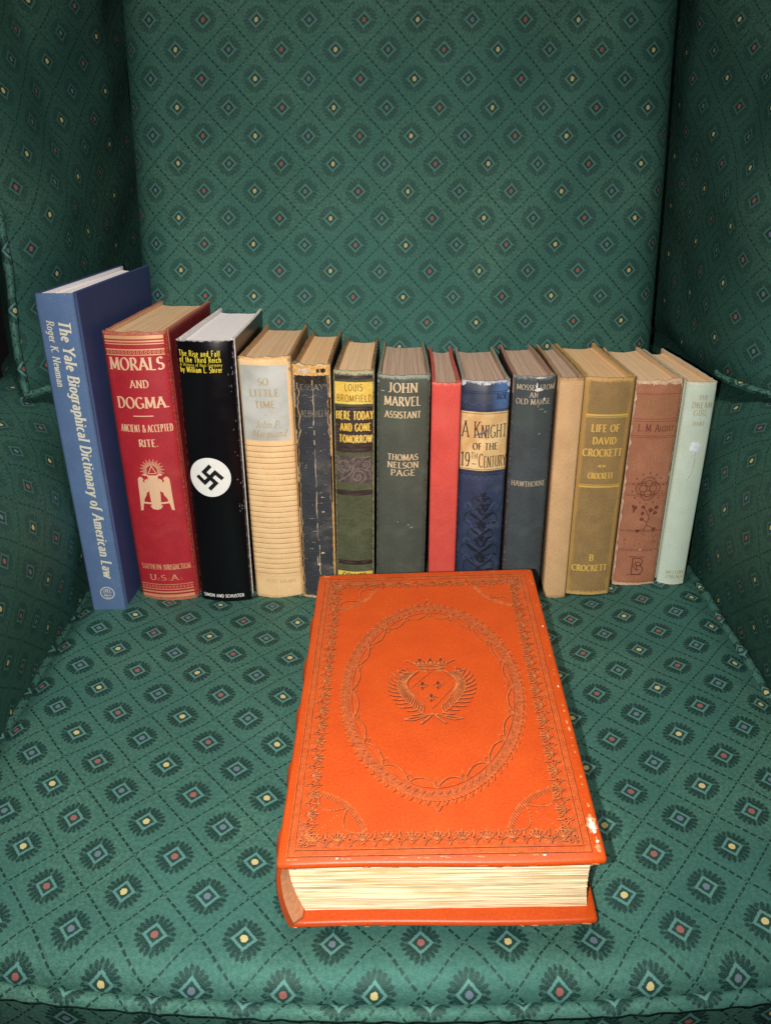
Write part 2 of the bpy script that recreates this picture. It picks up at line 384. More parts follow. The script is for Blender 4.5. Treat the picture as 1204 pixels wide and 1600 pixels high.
# ================================================================== book builder
WHITE = plain('paper_edge', (.75, .72, .66))
CARD = plain('frayed_board', (.50, .36, .22), .9, .1)
class Book: pass
def make_book(label, xb, xt, y0, s, d, yaw, bulge, mats, t=.0027, taper=.0012, fray=.0, ridge=None, square=.003, rim=None, rnd=1.6, seed=1, group='books standing in the row', head=None, lean=4.5, loose=.0):
    rnd_ = random.Random(seed)
    b = Book(); w = ((xb[1]-xb[0])+(xt[1]-xt[0]))/2-.0006; b.w = w; b.s = s
    cx = (xb[0]+xb[1])/2; roll = math.atan2((xt[0]+xt[1])/2-cx, s)
    e = thing('book', label, 'book', (cx, y0, -.0025), group); b.e = e
    e.rotation_euler = (Matrix.Rotation(R(-yaw), 3, 'Z') @ Matrix.Rotation(R(-lean), 3, 'X') @ Matrix.Rotation(roll, 3, 'Y')).to_euler()
    spm, brd, pg = mats; rim = rim or brd
    def prof(u):
        a = min(1, abs(2*u/w)); y = bulge*a**rnd
        if a > .93: y += (a-.93)/.07*.0012
        return y
    def P(u, v, off=0.):
        u = max(-w/2, min(w/2, u)); r = ridge(v) if ridge else 0.
        return (u, prof(u)-off-r+.0006*math.sin(v*23+seed), v)
    b.P = P
    # --- spine: outer skin with joints, top and tail turned in
    us = [w*(i/20-.5) for i in range(21)]
    nz = 160 if ridge else 34
    hinge = [(w/2, bulge+.0018), (w/2-.0012, bulge+.0042), (w/2-.0016, bulge+.0060), (w/2-.0006, bulge+.0085)]
    line = [(-x, y) for x, y in reversed(hinge)]+[None]*21+hinge
    j0 = [rnd_.uniform(-1, 1) for _ in range(40)]; jt = [(j0[q]+1.2*j0[(q+1) % 40]+j0[(q+2) % 40])/2.2 for q in range(40)]
    def sp(i, j):
        v = s*j/nz
        if line[i] is None: p = Vector(P(us[i-4], v))
        else: p = Vector((line[i][0], line[i][1], v))
        uu = us[i-4] if line[i] is None else (-w/2-(.002*(4-i)) if i < 4 else w/2+.002*(i-24))
        k = max(0., 1-(s-v)/.010)+.6*max(0., 1-v/.008)
        p.y += fray*k*.35*jt[i % 40]+fray*.2*k
        if j == nz: p.z += fray*.8*jt[i % 40]
        if j == 0: p.z += abs(fray*.5*jt[(i*3) % 40])
        # head cap rolls back a little
        if v > s-.0016: p.y += .0008
        return p, (uu, v)
    mb = MB(); ni = len(line)-1
    mb.grid(sp, ni, nz, 0)
    th = .0012
    def turn(jj, sg):
        def f(i, j):
            p, uv = sp(i, jj)
            q = Vector(p); c = Vector((0, bulge+.02, 0))
            dx = -1 if p.x > w/2-.001 else (1 if p.x < -w/2+.001 else 0)
            if j >= 1: q.y += th if not dx else th*.3; q.x += dx*th
            if j == 2: q.z -= sg*.004
            return q, (uv[0], uv[1]+j*.0003*sg)
        return f
    mb.grid(turn(nz, 1), ni, 2, 1); mb.grid(turn(0, -1), ni, 2, 1, flip=True)
    b.spine = mb.build('spine', [spm, rim], e)
    # --- boards
    for sg, nm in ((-1, 'back_cover'), (1, 'front_cover')):
        import bmesh
        bm = bmesh.new(); uvl = bm.loops.layers.uv.new('UVMap')
        ya, yb = bulge+.0078, d; nn = 14; loops = []
        for k in range(nn+1):
            y = ya+(yb-ya)*k/nn; fx = sg*(w/2-.0002-taper*k/nn+loose*(k/nn)**2*sg)
            j1 = rnd_.uniform(-1, 1)*fray*.35; j2 = rnd_.uniform(-1, 1)*fray*.3
            hh = s+j1; bb = abs(j2)
            if k == nn: yy = y+j2; 
            else: yy = y
            fx += .0007*math.sin(k*.33+seed*1.7+sg)*(k/nn); xi = fx-sg*t
            ring = [(fx, yy, bb+.0006), (fx, yy, hh-.0006), (fx-sg*.0006, yy, hh), (xi+sg*.0006, yy, hh), (xi, yy, hh-.0006), (xi, yy, bb+.0006), (xi+sg*.0006, yy, bb), (fx-sg*.0006, yy, bb)]
            loops.append([bm.verts.new(c) for c in ring])
        for k in range(nn):
            for q in range(8):
                f = bm.faces.new([loops[k][q], loops[k][(q+1) % 8], loops[k+1][(q+1) % 8], loops[k+1][q]])
                f.material_index = 0 if q == 0 else (2 if q == 4 else 1)
        bm.faces.new(loops[0]).material_index = 1; bm.faces.new(loops[-1]).material_index = 1
        bmesh.ops.recalc_face_normals(bm, faces=bm.faces)
        for f in bm.faces:
            for l in f.loops:
                c = l.vert.co; l[uvl].uv = (c.y, c.z) if f.material_index in (0, 2) else (c.x, c.y+c.z)
        me = bpy.data.meshes.new(nm); bm.to_mesh(me); bm.free()
        for m_ in (brd, rim, pg): me.materials.append(m_)
        o = bpy.data.objects.new(nm, me); SC.collection.objects.link(o); o.parent = e
    # --- page block: leaves seen as uneven ridges on top, rounded back, hollow fore-edge
    mb = MB(); x1 = w/2-t-.0004; zt = s-square-.0004; zb = square; ns = max(10, int(2*x1/.0005)); nyp = 6
    hs = [rnd_.uniform(-.00003, .00002)-(.00025 if rnd_.random() < .04 else 0)+.0002*math.sin(q_*.13+seed) for q_ in range(ns)]
    yo = [rnd_.uniform(-.0003, .0003) for _ in range(ns)]
    def yf(x): return prof(max(-w/2, min(w/2, x*w/2/x1)))*.8+.0022
    def yr(x): return d-square-.0012-.0055*(1-(x/x1)**2)
    tp = lambda x, f: x*(1-f*taper*1.6/w)
    for k in range(ns):
        xa, xb_ = -x1+2*x1*k/ns, -x1+2*x1*(k+1)/ns; z = zt+hs[k]; zp = zt+hs[k-1] if k else zt-.001
        for q in range(nyp):
            f0, f1 = q/nyp, (q+1)/nyp
            pt = lambda x, f, zz: (tp(x, f), yf(x)+(yr(x)+yo[k]-yf(x))*f, zz)
            P4 = [pt(xa, f0, z), pt(xb_, f0, z), pt(xb_, f1, z), pt(xa, f1, z)]
            mb.quad(P4, [(p[0], p[1]) for p in P4])
            P4 = [pt(xa, f0, zp), pt(xa, f0, z), pt(xa, f1, z), pt(xa, f1, zp)]
            mb.quad(P4, [(p[0], p[1]) for p in P4])
        for f_, fl_ in ((0, 0), (1, 1)):
            P4 = [pt(xa, f_, zb), pt(xb_, f_, zb), pt(xb_, f_, z), pt(xa, f_, z)]
            if fl_: P4.reverse()
            mb.quad(P4, [(p[0], p[2]) for p in P4])
    for xs in (-x1, x1):
        P4 = [(tp(xs, 0), yf(xs), zb), (tp(xs, 1), yr(xs), zb), (tp(xs, 1), yr(xs), zt-.0002), (tp(xs, 0), yf(xs), zt-.0002)]
        mb.quad(P4, [(p[1], p[2]) for p in P4])
    mb.quad([(-x1, yf(-x1), zb), (x1, yf(x1), zb), (x1, yr(x1), zb), (-x1, yr(-x1), zb)])
    mb.build('page_block', pg, e, smooth=False)
    if head:
        pts = [(x1*(k/10-1)*.97, yf(x1*(k/10-1))-.0006, zt+.0003) for k in range(21)]
        tube('headband', pts, .0008, head, e, 6)
    return b
def torn(b, mat, bits, name='worn_patch'):
    """rubbed or torn spots, each an irregular patch (u, v, ru, rv)"""
    p = Pen(b.P, .00022)
    for u, v, ru, rv in bits:
        n = 11; p.fan((u, v), [(u+ru*math.cos(i*6.283/n)*random.uniform(.6, 1.15), v+rv*math.sin(i*6.283/n)*random.uniform(.6, 1.15)) for i in range(n)])
    p.build(name, mat, b.e)
def frayed_head(b, mat, amp=.0016, tail=.001, w=None, name='frayed_edge', side=0):
    """ragged strips of bare board and mull where the cloth has worn off the head, tail and joints"""
    W_ = b.w/2-.0002; n = 46
    for v0, sg, a in ((b.s, -1, amp), (0, 1, tail)):
        if not a: continue
        p = Pen(b.P, .00016)
        h = [abs(random.gauss(.5, .45))*a for _ in range(n+1)]
        for i in range(n):
            u0, u1 = -W_+2*W_*i/n, -W_+2*W_*(i+1)/n
            p.poly([(u0, v0), (u1, v0), (u1, v0+sg*h[i+1]), (u0, v0+sg*h[i])])
        p.build(name, mat, b.e)
    if side:
        for us in (-1, 1):
            p = Pen(b.P, .00016)
            m = 60; h = [max(0, random.gauss(.3, .6))*side for _ in range(m+1)]
            for i in range(m):
                v0, v1 = b.s*i/m, b.s*(i+1)/m
                p.poly([(us*W_, v0), (us*(W_-h[i]), v0), (us*(W_-h[i+1]), v1), (us*W_, v1)])
            p.build(name, mat, b.e)
def strips(b, name, mat, rects, off=.00012, jit=0., n=14):
    for u0, u1, v0, v1 in rects:
        p = Pen(b.P, off); p.patch(u0, u1, v0, v1, n, jit); p.build(name, mat, b.e, kind=False)

# papers
P_WHITE = paper('white_pages', (.93, .88, .89), (.86, .81, .82))
P_TAN = paper('browned_pages', (.80, .55, .33), (.62, .40, .23), (.70, .43, .25))
P_TAN2 = paper('yellowed_pages', (.86, .56, .30), (.68, .42, .21), (.74, .44, .22))
P_GREY = paper('dusty_pages', (.64, .45, .34), (.40, .27, .20), (.54, .36, .26))
P_ORG = paper('toned_pages', (.88, .62, .38), (.70, .46, .26), (.76, .48, .26))
GOLD = worn_foil('gold_leaf', (.96, .60, .38), (.60, .22, .13), .36, .42, .2)
PALEGOLD = worn_foil('pale_gold_leaf', (.95, .82, .62), (.35, .36, .38), .34)


# ================================================================== THE BOOKS (left to right)
rr = random.Random(3)
# 1 ---- tall blue cloth
w, s = .0268, .2608
blue = cloth('blue_cloth', (.100, .172, .330), w, s, (.45, .55, .72), .22, var=.12)
blueb = cloth('shaded_blue_cloth_board', (.045, .065, .185), .9, s, (.15, .20, .4), .15, var=.12)  # same blue cloth, coloured darker to paint the grazing shade on the boards
b = make_book('tall blue cloth book at the far left with long script lettering down its spine', (-.2455, -.2180), (-.2492, -.2195), .5257, s, .178, 1.5, .0012, (blue, blueb, P_WHITE), rim=blueb, rnd=2.4, seed=1, square=.0035, head=plain('grey_headband', (.5, .5, .52)))
SIL = worn_foil('silver_gilt_lettering', (.90, .84, .66), (.62, .66, .70), .40, .4, .35)
p = Pen(b.P)
p.text('The Yale Biographical Dictionary of American Law', .0012, .2425, .0078, .208, .105, .05, slant=.22, vertical=True, align=-1.)
p.build('title_lettering', SIL, b.e)
p = Pen(b.P); p.text('Roger K. Newman', -.0075, .2425, .0052, .0480, .085, .05, slant=.2, vertical=True, align=-1.)
p.build('author_lettering', SIL, b.e)
p = Pen(b.P); cxx, cyy = .0015, .0195
p.stroke([(cxx+.0056*math.cos(a/20*6.2832), cyy+.0056*math.sin(a/20*6.2832)) for a in range(21)], .00035)
p.text('YALE', cxx, cyy+.0012, .0019, .0068, .12); p.text('PRESS', cxx, cyy-.0030, .0016, .0062, .12)
p.stroke(L(cxx-.004, cyy+.0002, cxx+.004, cyy+.0002), .00018); p.stroke(L(cxx-.0022, cyy+.0042, cxx, cyy+.0033, cxx+.0022, cyy+.0042), .00022); p.stroke(L(cxx-.002, cyy-.0042, cxx+.002, cyy-.0042), .0002)
p.build('publisher_emblem', SIL, b.e)

# 2 ---- thick red cloth with gilt bands and eagle
w, s = .049, .2287
red = cloth('crimson_cloth', (.47, .022, .034), w, s, (.50, .20, .10), .45, dark=(.33, .012, .022), var=.2, spec=.35, rough=.6)
redb = cloth('crimson_board', (.30, .018, .024), .9, s, (.45, .14, .09), .5)
b = make_book('thick crimson cloth book with gilt bands at head and tail and a gilt two-headed eagle', (-.2101, -.1634), (-.2147, -.1629), .5448, s, .152, 1.5, .0055, (red, redb, P_TAN), fray=.0008, seed=2, rnd=1.9, head=plain('red_headband', (.5, .1, .08)))
k = s/.230; H_ = w/2-.0022
p = Pen(b.P)
p.text('MORALS', 0, .2017*k, .0092, .0415, .10); p.text('AND', .0008, .1879*k, .0058, .0145, .09); p.text('DOGMA.', .0012, .1718*k, .0086, .0400, .10)
p.stroke(L(-.007, .1655*k, .0085, .1655*k), .0004)
p.text('ANCIENT & ACCEPTED', .0014, .1526*k, .0058, .0405, .085, .03, track=.1); p.text('RITE.', .0018, .1405*k, .0058, .0150, .11)
p.build('title_lettering', GOLD, b.e)
p = Pen(b.P); ey = .1195*k
for i in range(26):
    a = R(-25+i*230/25); r0 = .0042; r1 = .0078+(i % 2)*.0018
    p.stroke([(.0016+r0*math.cos(a), ey+.001+r0*math.sin(a)), (.0016+r1*math.cos(a), ey+.001+r1*math.sin(a))], .00022)
p.stroke([(-.0016, ey-.0016), (.0016, ey+.0048), (.0048, ey-.0016), (-.0016, ey-.0016)], .0003)
p.poly([(-.0018, ey-.0032), (.0050, ey-.0032), (.0046, ey-.0056), (.0016, ey-.0080), (-.0014, ey-.0056)])
e0 = ey-.0095; X = .0016
for sg in (-1, 1):
    f = lambda pts: [(X+sg*a*.00095, e0+.002+c*.00132) for a, c in pts]
    def pol(pts):
        q = f(pts); p.poly(q if sg > 0 else q[::-1])
    pol([(0, -9), (4.6, -9), (4.4, -1), (0, -1)]); pol([(0, -1), (4.4, -1), (4.2, 2.0), (0, -.5)]); pol([(0, -.5), (4.2, 2), (6.2, 4.6), (3.6, 3.6)])
    pol([(4.6, 3.9), (6.2, 4.6), (8.4, 3.6), (6.4, 2.8)])                    # head and beak
    pol([(4.4, -1), (7.2, -2.0), (7.6, 0.0), (4.6, 1.2)]); 
    pol([(7.2, -9.5), (10.2, -13), (13.8, -10), (13.6, -2)][::-1][::-1]); pol([(4.4, -1), (4.6, -7), (7.4, -8.5), (9.2, -2)])
    pol([(7.2, -2), (7.2, -9.5), (13.6, -3), (9.2, -.4)]); pol([(9.2, -.4), (13.6, -3), (13.2, .8), (11.4, 2.2)]); pol([(9.2, -.4), (11.4, 2.2), (9.6, 2.0), (8.2, .6)])
    pol([(10.2, -11.5), (12.2, -20), (14.4, -20.5), (13.8, -9)]); pol([(8.6, -9.5), (11.0, -16), (12.4, -19), (11.4, -10)])
    pol([(0, -17.5), (4.0, -16.8), (4.6, -9), (0, -9)]); pol([(0, -19.5), (3.2, -19), (5.4, -17), (0, -15)])
    pol([(4.0, -14.6), (11.2, -14.2), (11.6, -15.4), (4.2, -15.8)])
p.build('eagle_emblem', GOLD, b.e)
FAD = worn_foil('rubbed_gold', (.80, .46, .26), (.5, .08, .06), .47)
p = Pen(b.P); p.text('SOUTHERN JURISDICTION', .0012, .0300*k, .0050, .0410, .085, .05, serif=False, track=.12); p.text('U:S:A:', .0004, .0196*k, .0052, .0280, .10)
p.build('lower_lettering', FAD, b.e)
p = Pen(b.P)
for v, t in ((.2262, .0013), (.2232, .0006), (.2212, .0004), (.2170, .0005), (.2130, .0004)): p.patch(-H_, H_, v*k-t, v*k+t)
for i in range(15): 
    u = -H_+.0015+i*(2*H_-.003)/14; p.stroke([(u+.0009*math.cos(a*.785), .215*k+.0009*math.sin(a*.785)) for a in range(9)], .0002)
p.build('head_bands', worn_foil('copper_gilt_band', (.95, .50, .26), (.62, .15, .09), .36, .3, .6), b.e)
p = Pen(b.P)
for v, t in ((.0155, .0003), (.0108, .0004), (.0080, .0007), (.0042, .0014)): p.patch(-H_, H_, v*k-t, v*k+t)
for i in range(15): 
    u = -H_+.0015+i*(2*H_-.003)/14; p.stroke([(u+.0008*math.cos(a*.785), .0132*k+.0008*math.sin(a*.785)) for a in range(9)], .0002)
p.build('tail_bands', worn_foil('copper_gilt_tail', (.85, .40, .22), (.6, .12, .08), .42, .35, .5), b.e)
frayed_head(b, plain('red_mull', (.50, .16, .10)), .0016, .0018)

# 3 ---- glossy black dust jacket
w, s = .0441, .2226
blk = Mat('glossy_black_jacket', .22, .22)
g_ = blk.n(70, 4); e_ = ((w/2-blk.U.abs()).step(.003, .0)*.7+blk.n(300, 4)*.7).step(.92, 1.1); tp_ = (s-blk.V).step(.0030, .0)
blk.set('Base Color', blk.mix((e_*.5).max((tp_+blk.n(260, 3)*.8).step(1.25, 1.45)), (.0045, .0040, .0055), (.45, .42, .42))); blk.set('Roughness', g_*.2+.16); blk.bump(g_, .25, .0006); blk = blk.m
blkb = Mat('black_jacket_board', .28, .4); sc_ = blkb.n(8, 3, 1, 9, off=2.); blkb.set('Base Color', blkb.mix(sc_.step(.5, .72), (.006, .005, .005), (.10, .045, .02))); blkb = blkb.m
JW = plain('jacket_paper_edge', (.78, .70, .66), .7)
b = make_book('thick book in a glossy black dust jacket with yellow title and white disc emblem', (-.1576, -.1164), (-.1597, -.1127), .5434, s, .150, 1.2, .0050, (blk, blkb, P_WHITE), rim=JW, fray=.0004, seed=3, rnd=2.0)
k = s/.225; YEL = plain('yellow_ink', (.92, .74, .06), .45, .3, 0, .05); WHI = plain('white_ink', (.88, .87, .84), .5, .3, 0, .04)
p = Pen(b.P); x_ = -.0195
for t, v, h, W_ in (('The Rise and Fall', .2134, .0043, .0315), ('of the Third Reich', .2087, .0043, .0320), ('A History of Nazi Germany', .2056, .0025, .0325), ('by William L. Shirer', .2010, .0043, .0322)):
    p.text(t, x_, v*k, h, W_, .066 if h > .003 else .045, serif=False, align=-1., track=.13)
p.build('title_lettering', YEL, b.e)
p = Pen(b.P, .00014); ex, ey = -.0036, .1155*k; p.disc(ex, ey, .0166); p.build('emblem_disc', WHI, b.e)
p = Pen(b.P, .00022); u_ = .0037; hw = .00160; c4 = math.cos(R(-45)); s4 = math.sin(R(-45))
for kk in range(4):
    a = R(90*kk); ca, sa = math.cos(a), math.sin(a)
    def T(x, y): 
        x, y = x*ca-y*sa, x*sa+y*ca; x, y = x*c4-y*s4, x*s4+y*c4; return (ex+x, ey+y)
    z = .0080
    p.stroke([T(0, -hw*.5), T(0, z)], hw, maxseg=.0006); p.stroke([T(-hw, z-hw), T(z, z-hw)], hw, maxseg=.0006)
p.build('emblem_symbol', plain('black_ink', (.008, .008, .008), .5, .3), b.e)
p = Pen(b.P); p.text('SIMON AND SCHUSTER', -.0015, .0040, .0029, .0345, .09, serif=False, track=.1); p.build('publisher_lettering', WHI, b.e)
p = Pen(b.P, .00018)
for i in range(26): p.dot(rr.uniform(.0165, .0215), rr.uniform(.08, .215), rr.uniform(.0001, .0005), rr.uniform(.0002, .0012), 6, .4)
p.build('scuff_marks', plain('scuffed_paper', (.16, .15, .17)), b.e)

# 4 ---- cream cloth with ridges
w, s = .0410, .2086
def rcream(v): 
    return .00028*abs(math.sin(v*math.pi/.00475)) if .022 < v < .140 else 0.
def xcream(m, c):
    f = ((m.V/.00475).fract()-.5).abs(); ln = f.step(.41, .47)*m.V.step(.021, .023)*m.V.step(.142, .139)
    return m.mix(ln*m.n(50, 3).step(.2, .55), c, (.40, .20, .07))
cream = cloth('cream_cloth', (.97, .635, .345), w, s, (.60, .36, .15), .40, dark=(.84, .51, .25), stain=(.80, .49, .22), extra=xcream)
creamb = cloth('tan_board', (.55, .34, .16), .9, s, (.35, .2, .1), .5)
b = make_book('cream cloth book with a silver-grey title label above horizontally ribbed cloth', (-.1118, -.0719), (-.1142, -.0721), .5491, s, .135, 1.2, .0042, (cream, creamb, P_TAN), fray=.0008, ridge=rcream, seed=4)
k = s/.211
sl = Mat('silver_grey_label', .55, .4); f_ = sl.n(40, 4); sl.set('Base Color', sl.mix(f_.step(.3, .7), (.44, .44, .40), (.60, .61, .57))); sl = sl.m
p = Pen(b.P, .00012); p.patch(-.0190, .0172, .1443*k, .2050*k, 18, .0001); p.build('title_label', sl, b.e)
FT = plain('faded_tan_ink', (.50, .37, .21), .6, .2, 0, .15)
p = Pen(b.P, .0003); p.text('SO', -.0012, .1895*k, .0054, .0085, .10); p.text('LITTLE', -.0008, .1805*k, .0054, .0235, .10); p.text('TIME', -.0008, .1712*k, .0054, .0165, .10)
p.dot(-.0008, .1655*k, .0006); p.text('John P.', .0002, .1550*k, .0056, .0200, .07, slant=.25); p.text('Marquand', .0008, .1475*k, .0056, .0270, .07, slant=.25)
p.build('title_lettering', FT, b.e)
p = Pen(b.P); p.text('LITTLE BROWN', .002, .0150, .0032, .026, .10); p.build('publisher_lettering', plain('dull_tan_ink', (.72, .46, .20)), b.e)
torn(b, CARD, [(.0195, .199, .0012, .002), (.0192, .206, .0014, .0016), (-.0193, .2075, .0008, .0012), (.0197, .18, .0004, .005)])
frayed_head(b, plain('tan_mull', (.72, .48, .22)), .0010, .0012)

# 5 ---- battered navy cloth with exposed orange mull
w, s = .0288, .2038
def xnavy(m, c):
    ln = (((m.V/.0019)+(m.n(60, 2)*1.6)).fract()-.5).abs().step(.42, .49)*m.n(90, 3, .5, 3).step(.5, .65)
    c = m.mix(ln*.4, c, (.26, .25, .26))
    top = m.V.step(s-.019, s-.014)
    return m.mix(top*m.n(120, 2, 1, .3).step(.35, .5)*.8, c, (.03, .02, .015))
navy = cloth('battered_navy_cloth', (.052, .056, .066), w, s, (.60, .50, .34), .62, dark=(.024, .027, .034), extra=xnavy)
navyb = cloth('charred_board', (.05, .045, .04), .9, s, (.5, .33, .15), .9)
MULL = plain('exposed_orange_mull', (.80, .46, .16), .85, .1, 0, .3, 500)
b = make_book('battered dark navy book with its cloth peeled to orange mull along head and joints', (-.0712, -.0425), (-.0721, -.0417), .5472, s, .133, 1.2, .0025, (navy, navyb, P_TAN2), rim=plain('charred_edge', (.30, .18, .09), .9, .1, 0, .6, 700), fray=.0016, seed=5)
p = Pen(b.P, .00016); W_ = w/2
def band(v0, v1, jit): p.patch(-W_+.0004, W_-.0004, v0, v1, 30, jit)
band(s-.0082, s-.0006, .0004)
n = 70
for sg, a0 in ((-1, .0040), (1, .0024)):
    h = [max(.0005, a0*(.55+.5*rr.random())*(1.25 if i > n*.72 else .75)) for i in range(n+1)]
    for i in range(n): p.poly([(sg*W_, s*i/n), (sg*(W_-h[i]), s*i/n), (sg*(W_-h[i+1]), s*(i+1)/n), (sg*W_, s*(i+1)/n)])
band(.0, .0022, .0005)
p.build('exposed_mull', MULL, b.e)
p = Pen(b.P, .00030)
for u0, u1, v0, v1 in ((-.0098, -.0012, s-.0062, s-.0030),): p.patch(u0, u1, v0, v1, 6, .0003)
p.build('white_paper_scrap', plain('scrap_paper', (.66, .55, .48)), b.e)
p = Pen(b.P, .00030)
for u0, u1, v0, v1 in ((.0040, .0064, s-.0058, s-.0030), (.0072, .0108, s-.0060, s-.0030), (-.0112, .0000, s-.0142, s-.0086), (.0020, .0108, s-.0140, s-.0088), (-.0139, -.0124, s-.052, s-.040), (-.0138, -.0126, .122, .140), (-.0137, -.0129, .03, .06), (-.0140, -.0120, .155, .170), (.0128, .0139, .09, .13), (.0126, .0140, .165, .178), (-.0141, -.0128, .085, .108)): p.patch(u0, u1, v0, v1, 6, .0005)
p.build('cloth_remnant', plain('dark_cloth_scraps', (.045, .035, .028), .9, .1, 0, .5), b.e)
p = Pen(b.P, .00026); pts = [(.0008+rr.uniform(-.0005, .0005)+(.001 if v < 60 else 0), v*.001) for v in range(12, int(s*1000)-9, 4)]
for i in range(len(pts)-1):
    if rr.random() < (.98 if pts[i][1] > .155 else .75): p.stroke([pts[i], pts[i+1]], rr.choice((.00012, .00022, .0003)))
for i in range(60): 
    u, v = rr.uniform(-.012, .012), rr.uniform(.005, .19); p.stroke([(u, v), (u+rr.uniform(.001, .004)*rr.choice((1, .3)), v+rr.uniform(-.0003, .0006))], .00012)
for u, v, a, c in ((.0056, .082, .0012, .0006), (.0046, .0445, .0016, .0008), (.001, .034, .0014, .0012), (.0052, .095, .0006, .0006), (.0000, .038, .0005, .002)): p.dot(u, v, a, c, 9, .4)
p.build('cracks', plain('crack_buff', (.62, .50, .34), .9, .1), b.e)
p = Pen(b.P, .00024)
p.text('ESSAYS', .0020, s-.0195, .0044, .0220, .07); p.text('CALDWELL', -.0004, .1645*.99, .0052, .0250, .07)
p.stroke([(-.0075+.001*i, .1795+.0010*math.sin(i*.75)) for i in range(17)], .00025); p.stroke(L(.001, .178, .001, .173), .0002); p.stroke([(.001+.0015*math.cos(R(a)), .1755+.0015*math.sin(R(a))) for a in range(0, 181, 30)], .0002)
p.build('title_lettering', worn_foil('nearly_gone_gold', (.50, .40, .22), (.07, .07, .075), .55), b.e)

# 6 ---- dark green cloth with yellow label panels
w, s = .0320, .1990
def xgreen(m, c):
    ln = m.n(1, 2, 120, 2600, .6)
    return m.mix(ln.step(.5, .75)*.45, c, (.22, .21, .12))
grn = cloth('ribbed_green_cloth', (.105, .115, .058), w, s, (.46, .42, .26), .55, dark=(.05, .055, .03), extra=xgreen)
grnb = cloth('dark_green_board', (.04, .042, .028), .9, s, (.40, .28, .14), .7)
b = make_book('green cloth book with bright yellow title panels over an embossed brown scrollwork panel', (-.0414, -.0105), (-.0415, -.0079), .5472, s, .131, 1.4, .0035, (grn, grnb, P_ORG), rim=plain('brown_green_edge', (.20, .15, .08), .9, .1, 0, .5), fray=.0010, seed=6)
k = s/.201; H_ = .0146
YF = Mat('bright_yellow_foil', .34, .6, .12); f_ = YF.n(1, 3, 200, 1500); g2 = YF.n(55, 2)
YF.set('Base Color', YF.mix((f_*.7+g2*.3).step(.4, .68), (.92, .55, .06), (1., .84, .26))); YF.bump(f_, .5, .0004); YF = YF.m
BRN = Mat('black_brown_panel', .42, .45); f_ = BRN.n(1, 3, 100, 900); BRN.set('Base Color', BRN.mix(f_.step(.4, .7), (.030, .018, .016), (.085, .058, .048))); BRN.bump(f_, .5, .0004); BRN = BRN.m
strips(b, 'dark_band', BRN, ((-H_, H_, .1350*k, .1730*k), (-H_, H_, .0975*k, .1020*k), (-H_, H_, .0335*k, .0375*k), (-H_, H_, .1945*k, .1975*k)), .0001, .0001)
strips(b, 'title_panel', YF, ((-H_, H_, .1750*k, .1925*k), (-H_, H_, .0180*k, .0268*k)), .00012, .0001)
p = Pen(b.P, .00024); p.text('LOUIS', .0000, .1856*k, .0054, .0138, .06, serif=False, track=.14); p.text('BROMFIELD', .0004, .1768*k, .0055, .0275, .055, serif=False, track=.12)
p.build('panel_lettering', plain('brown_ink', (.16, .085, .02), .6), b.e)
p = Pen(b.P, .00024); p.text('COLLIER', -.0006, .0218*k, .0034, .0205, .12, serif=False)
p.build('publisher_lettering', plain('dark_brown_print', (.16, .085, .02), .6), b.e)
p = Pen(b.P, .00026); p.text('HERE TODAY', .0006, .1625*k, .0066, .0290, .10, .065, serif=False, track=.14); p.text('AND GONE', .0012, .1530*k, .0062, .0240, .10, .065, serif=False, track=.14); p.text('TOMORROW', .0012, .1433*k, .0062, .0258, .10, .065, serif=False, track=.14)
p.build('title_lettering', YF, b.e)
EMB = Mat('embossed_brown_panel', .48, .45); f_ = EMB.n(260, 3); EMB.set('Base Color', EMB.mix(f_.step(.35, .7), (.070, .052, .045), (.155, .120, .105))); EMB.bump(f_, .6, .0006); EMB = EMB.m
p = Pen(b.P, .00010); p.patch(-H_+.0004, H_-.0004, .1085*k, .1315*k, 14, .0003); p.build('scroll_panel', EMB, b.e)
p = Pen(b.P, .00040)
def spiral(cx, cy, r0, r1, a0, turns, hw, n=26): p.stroke([(cx+(r0+(r1-r0)*i/n)*math.cos(R(a0+360*turns*i/n)), cy+(r0+(r1-r0)*i/n)*math.sin(R(a0+360*turns*i/n))) for i in range(n+1)], hw)
y0_ = .1085*k
spiral(-.0085, y0_+.0140, .0048, .0052, -60, .92, .00055); spiral(-.0085, y0_+.0135, .0008, .0030, 0, 1.2, .0003); spiral(.0095, y0_+.0160, .0036, .0004, -90, 1.7, .0005); spiral(.0030, y0_+.0058, .0062, .0008, -40, 1.6, .0006)
p.stroke([(-.0125, y0_+.001), (-.006, y0_+.0055), (-.003, y0_+.0085), (-.0008, y0_+.013), (.0012, y0_+.017), (-.0014, y0_+.0205), (.001, y0_+.0222)], .0005); p.stroke([(-.003, y0_+.0085), (.001, y0_+.0122), (.0065, y0_+.0125), (.0120, y0_+.0100), (.0135, y0_+.002)], .00045)
p.stroke([(.004, y0_+.0225), (.009, y0_+.0218), (.0135, y0_+.0228)], .0004)
for u, v in ((-.011, .017), (-.009, .019), (-.0105, .0115), (-.0075, .0105), (.0028, .0062), (.0045, .0052), (.0016, .0045), (.0035, .0075), (-.0125, .0215)): p.dot(u, y0_+v, .0008, .0006, 7, .3)
p.build('scrollwork', plain('scroll_relief', (.205, .165, .145), .45, .5), b.e)
frayed_head(b, plain('pale_green_fray', (.40, .38, .26)), .0012, 0, side=.0006)

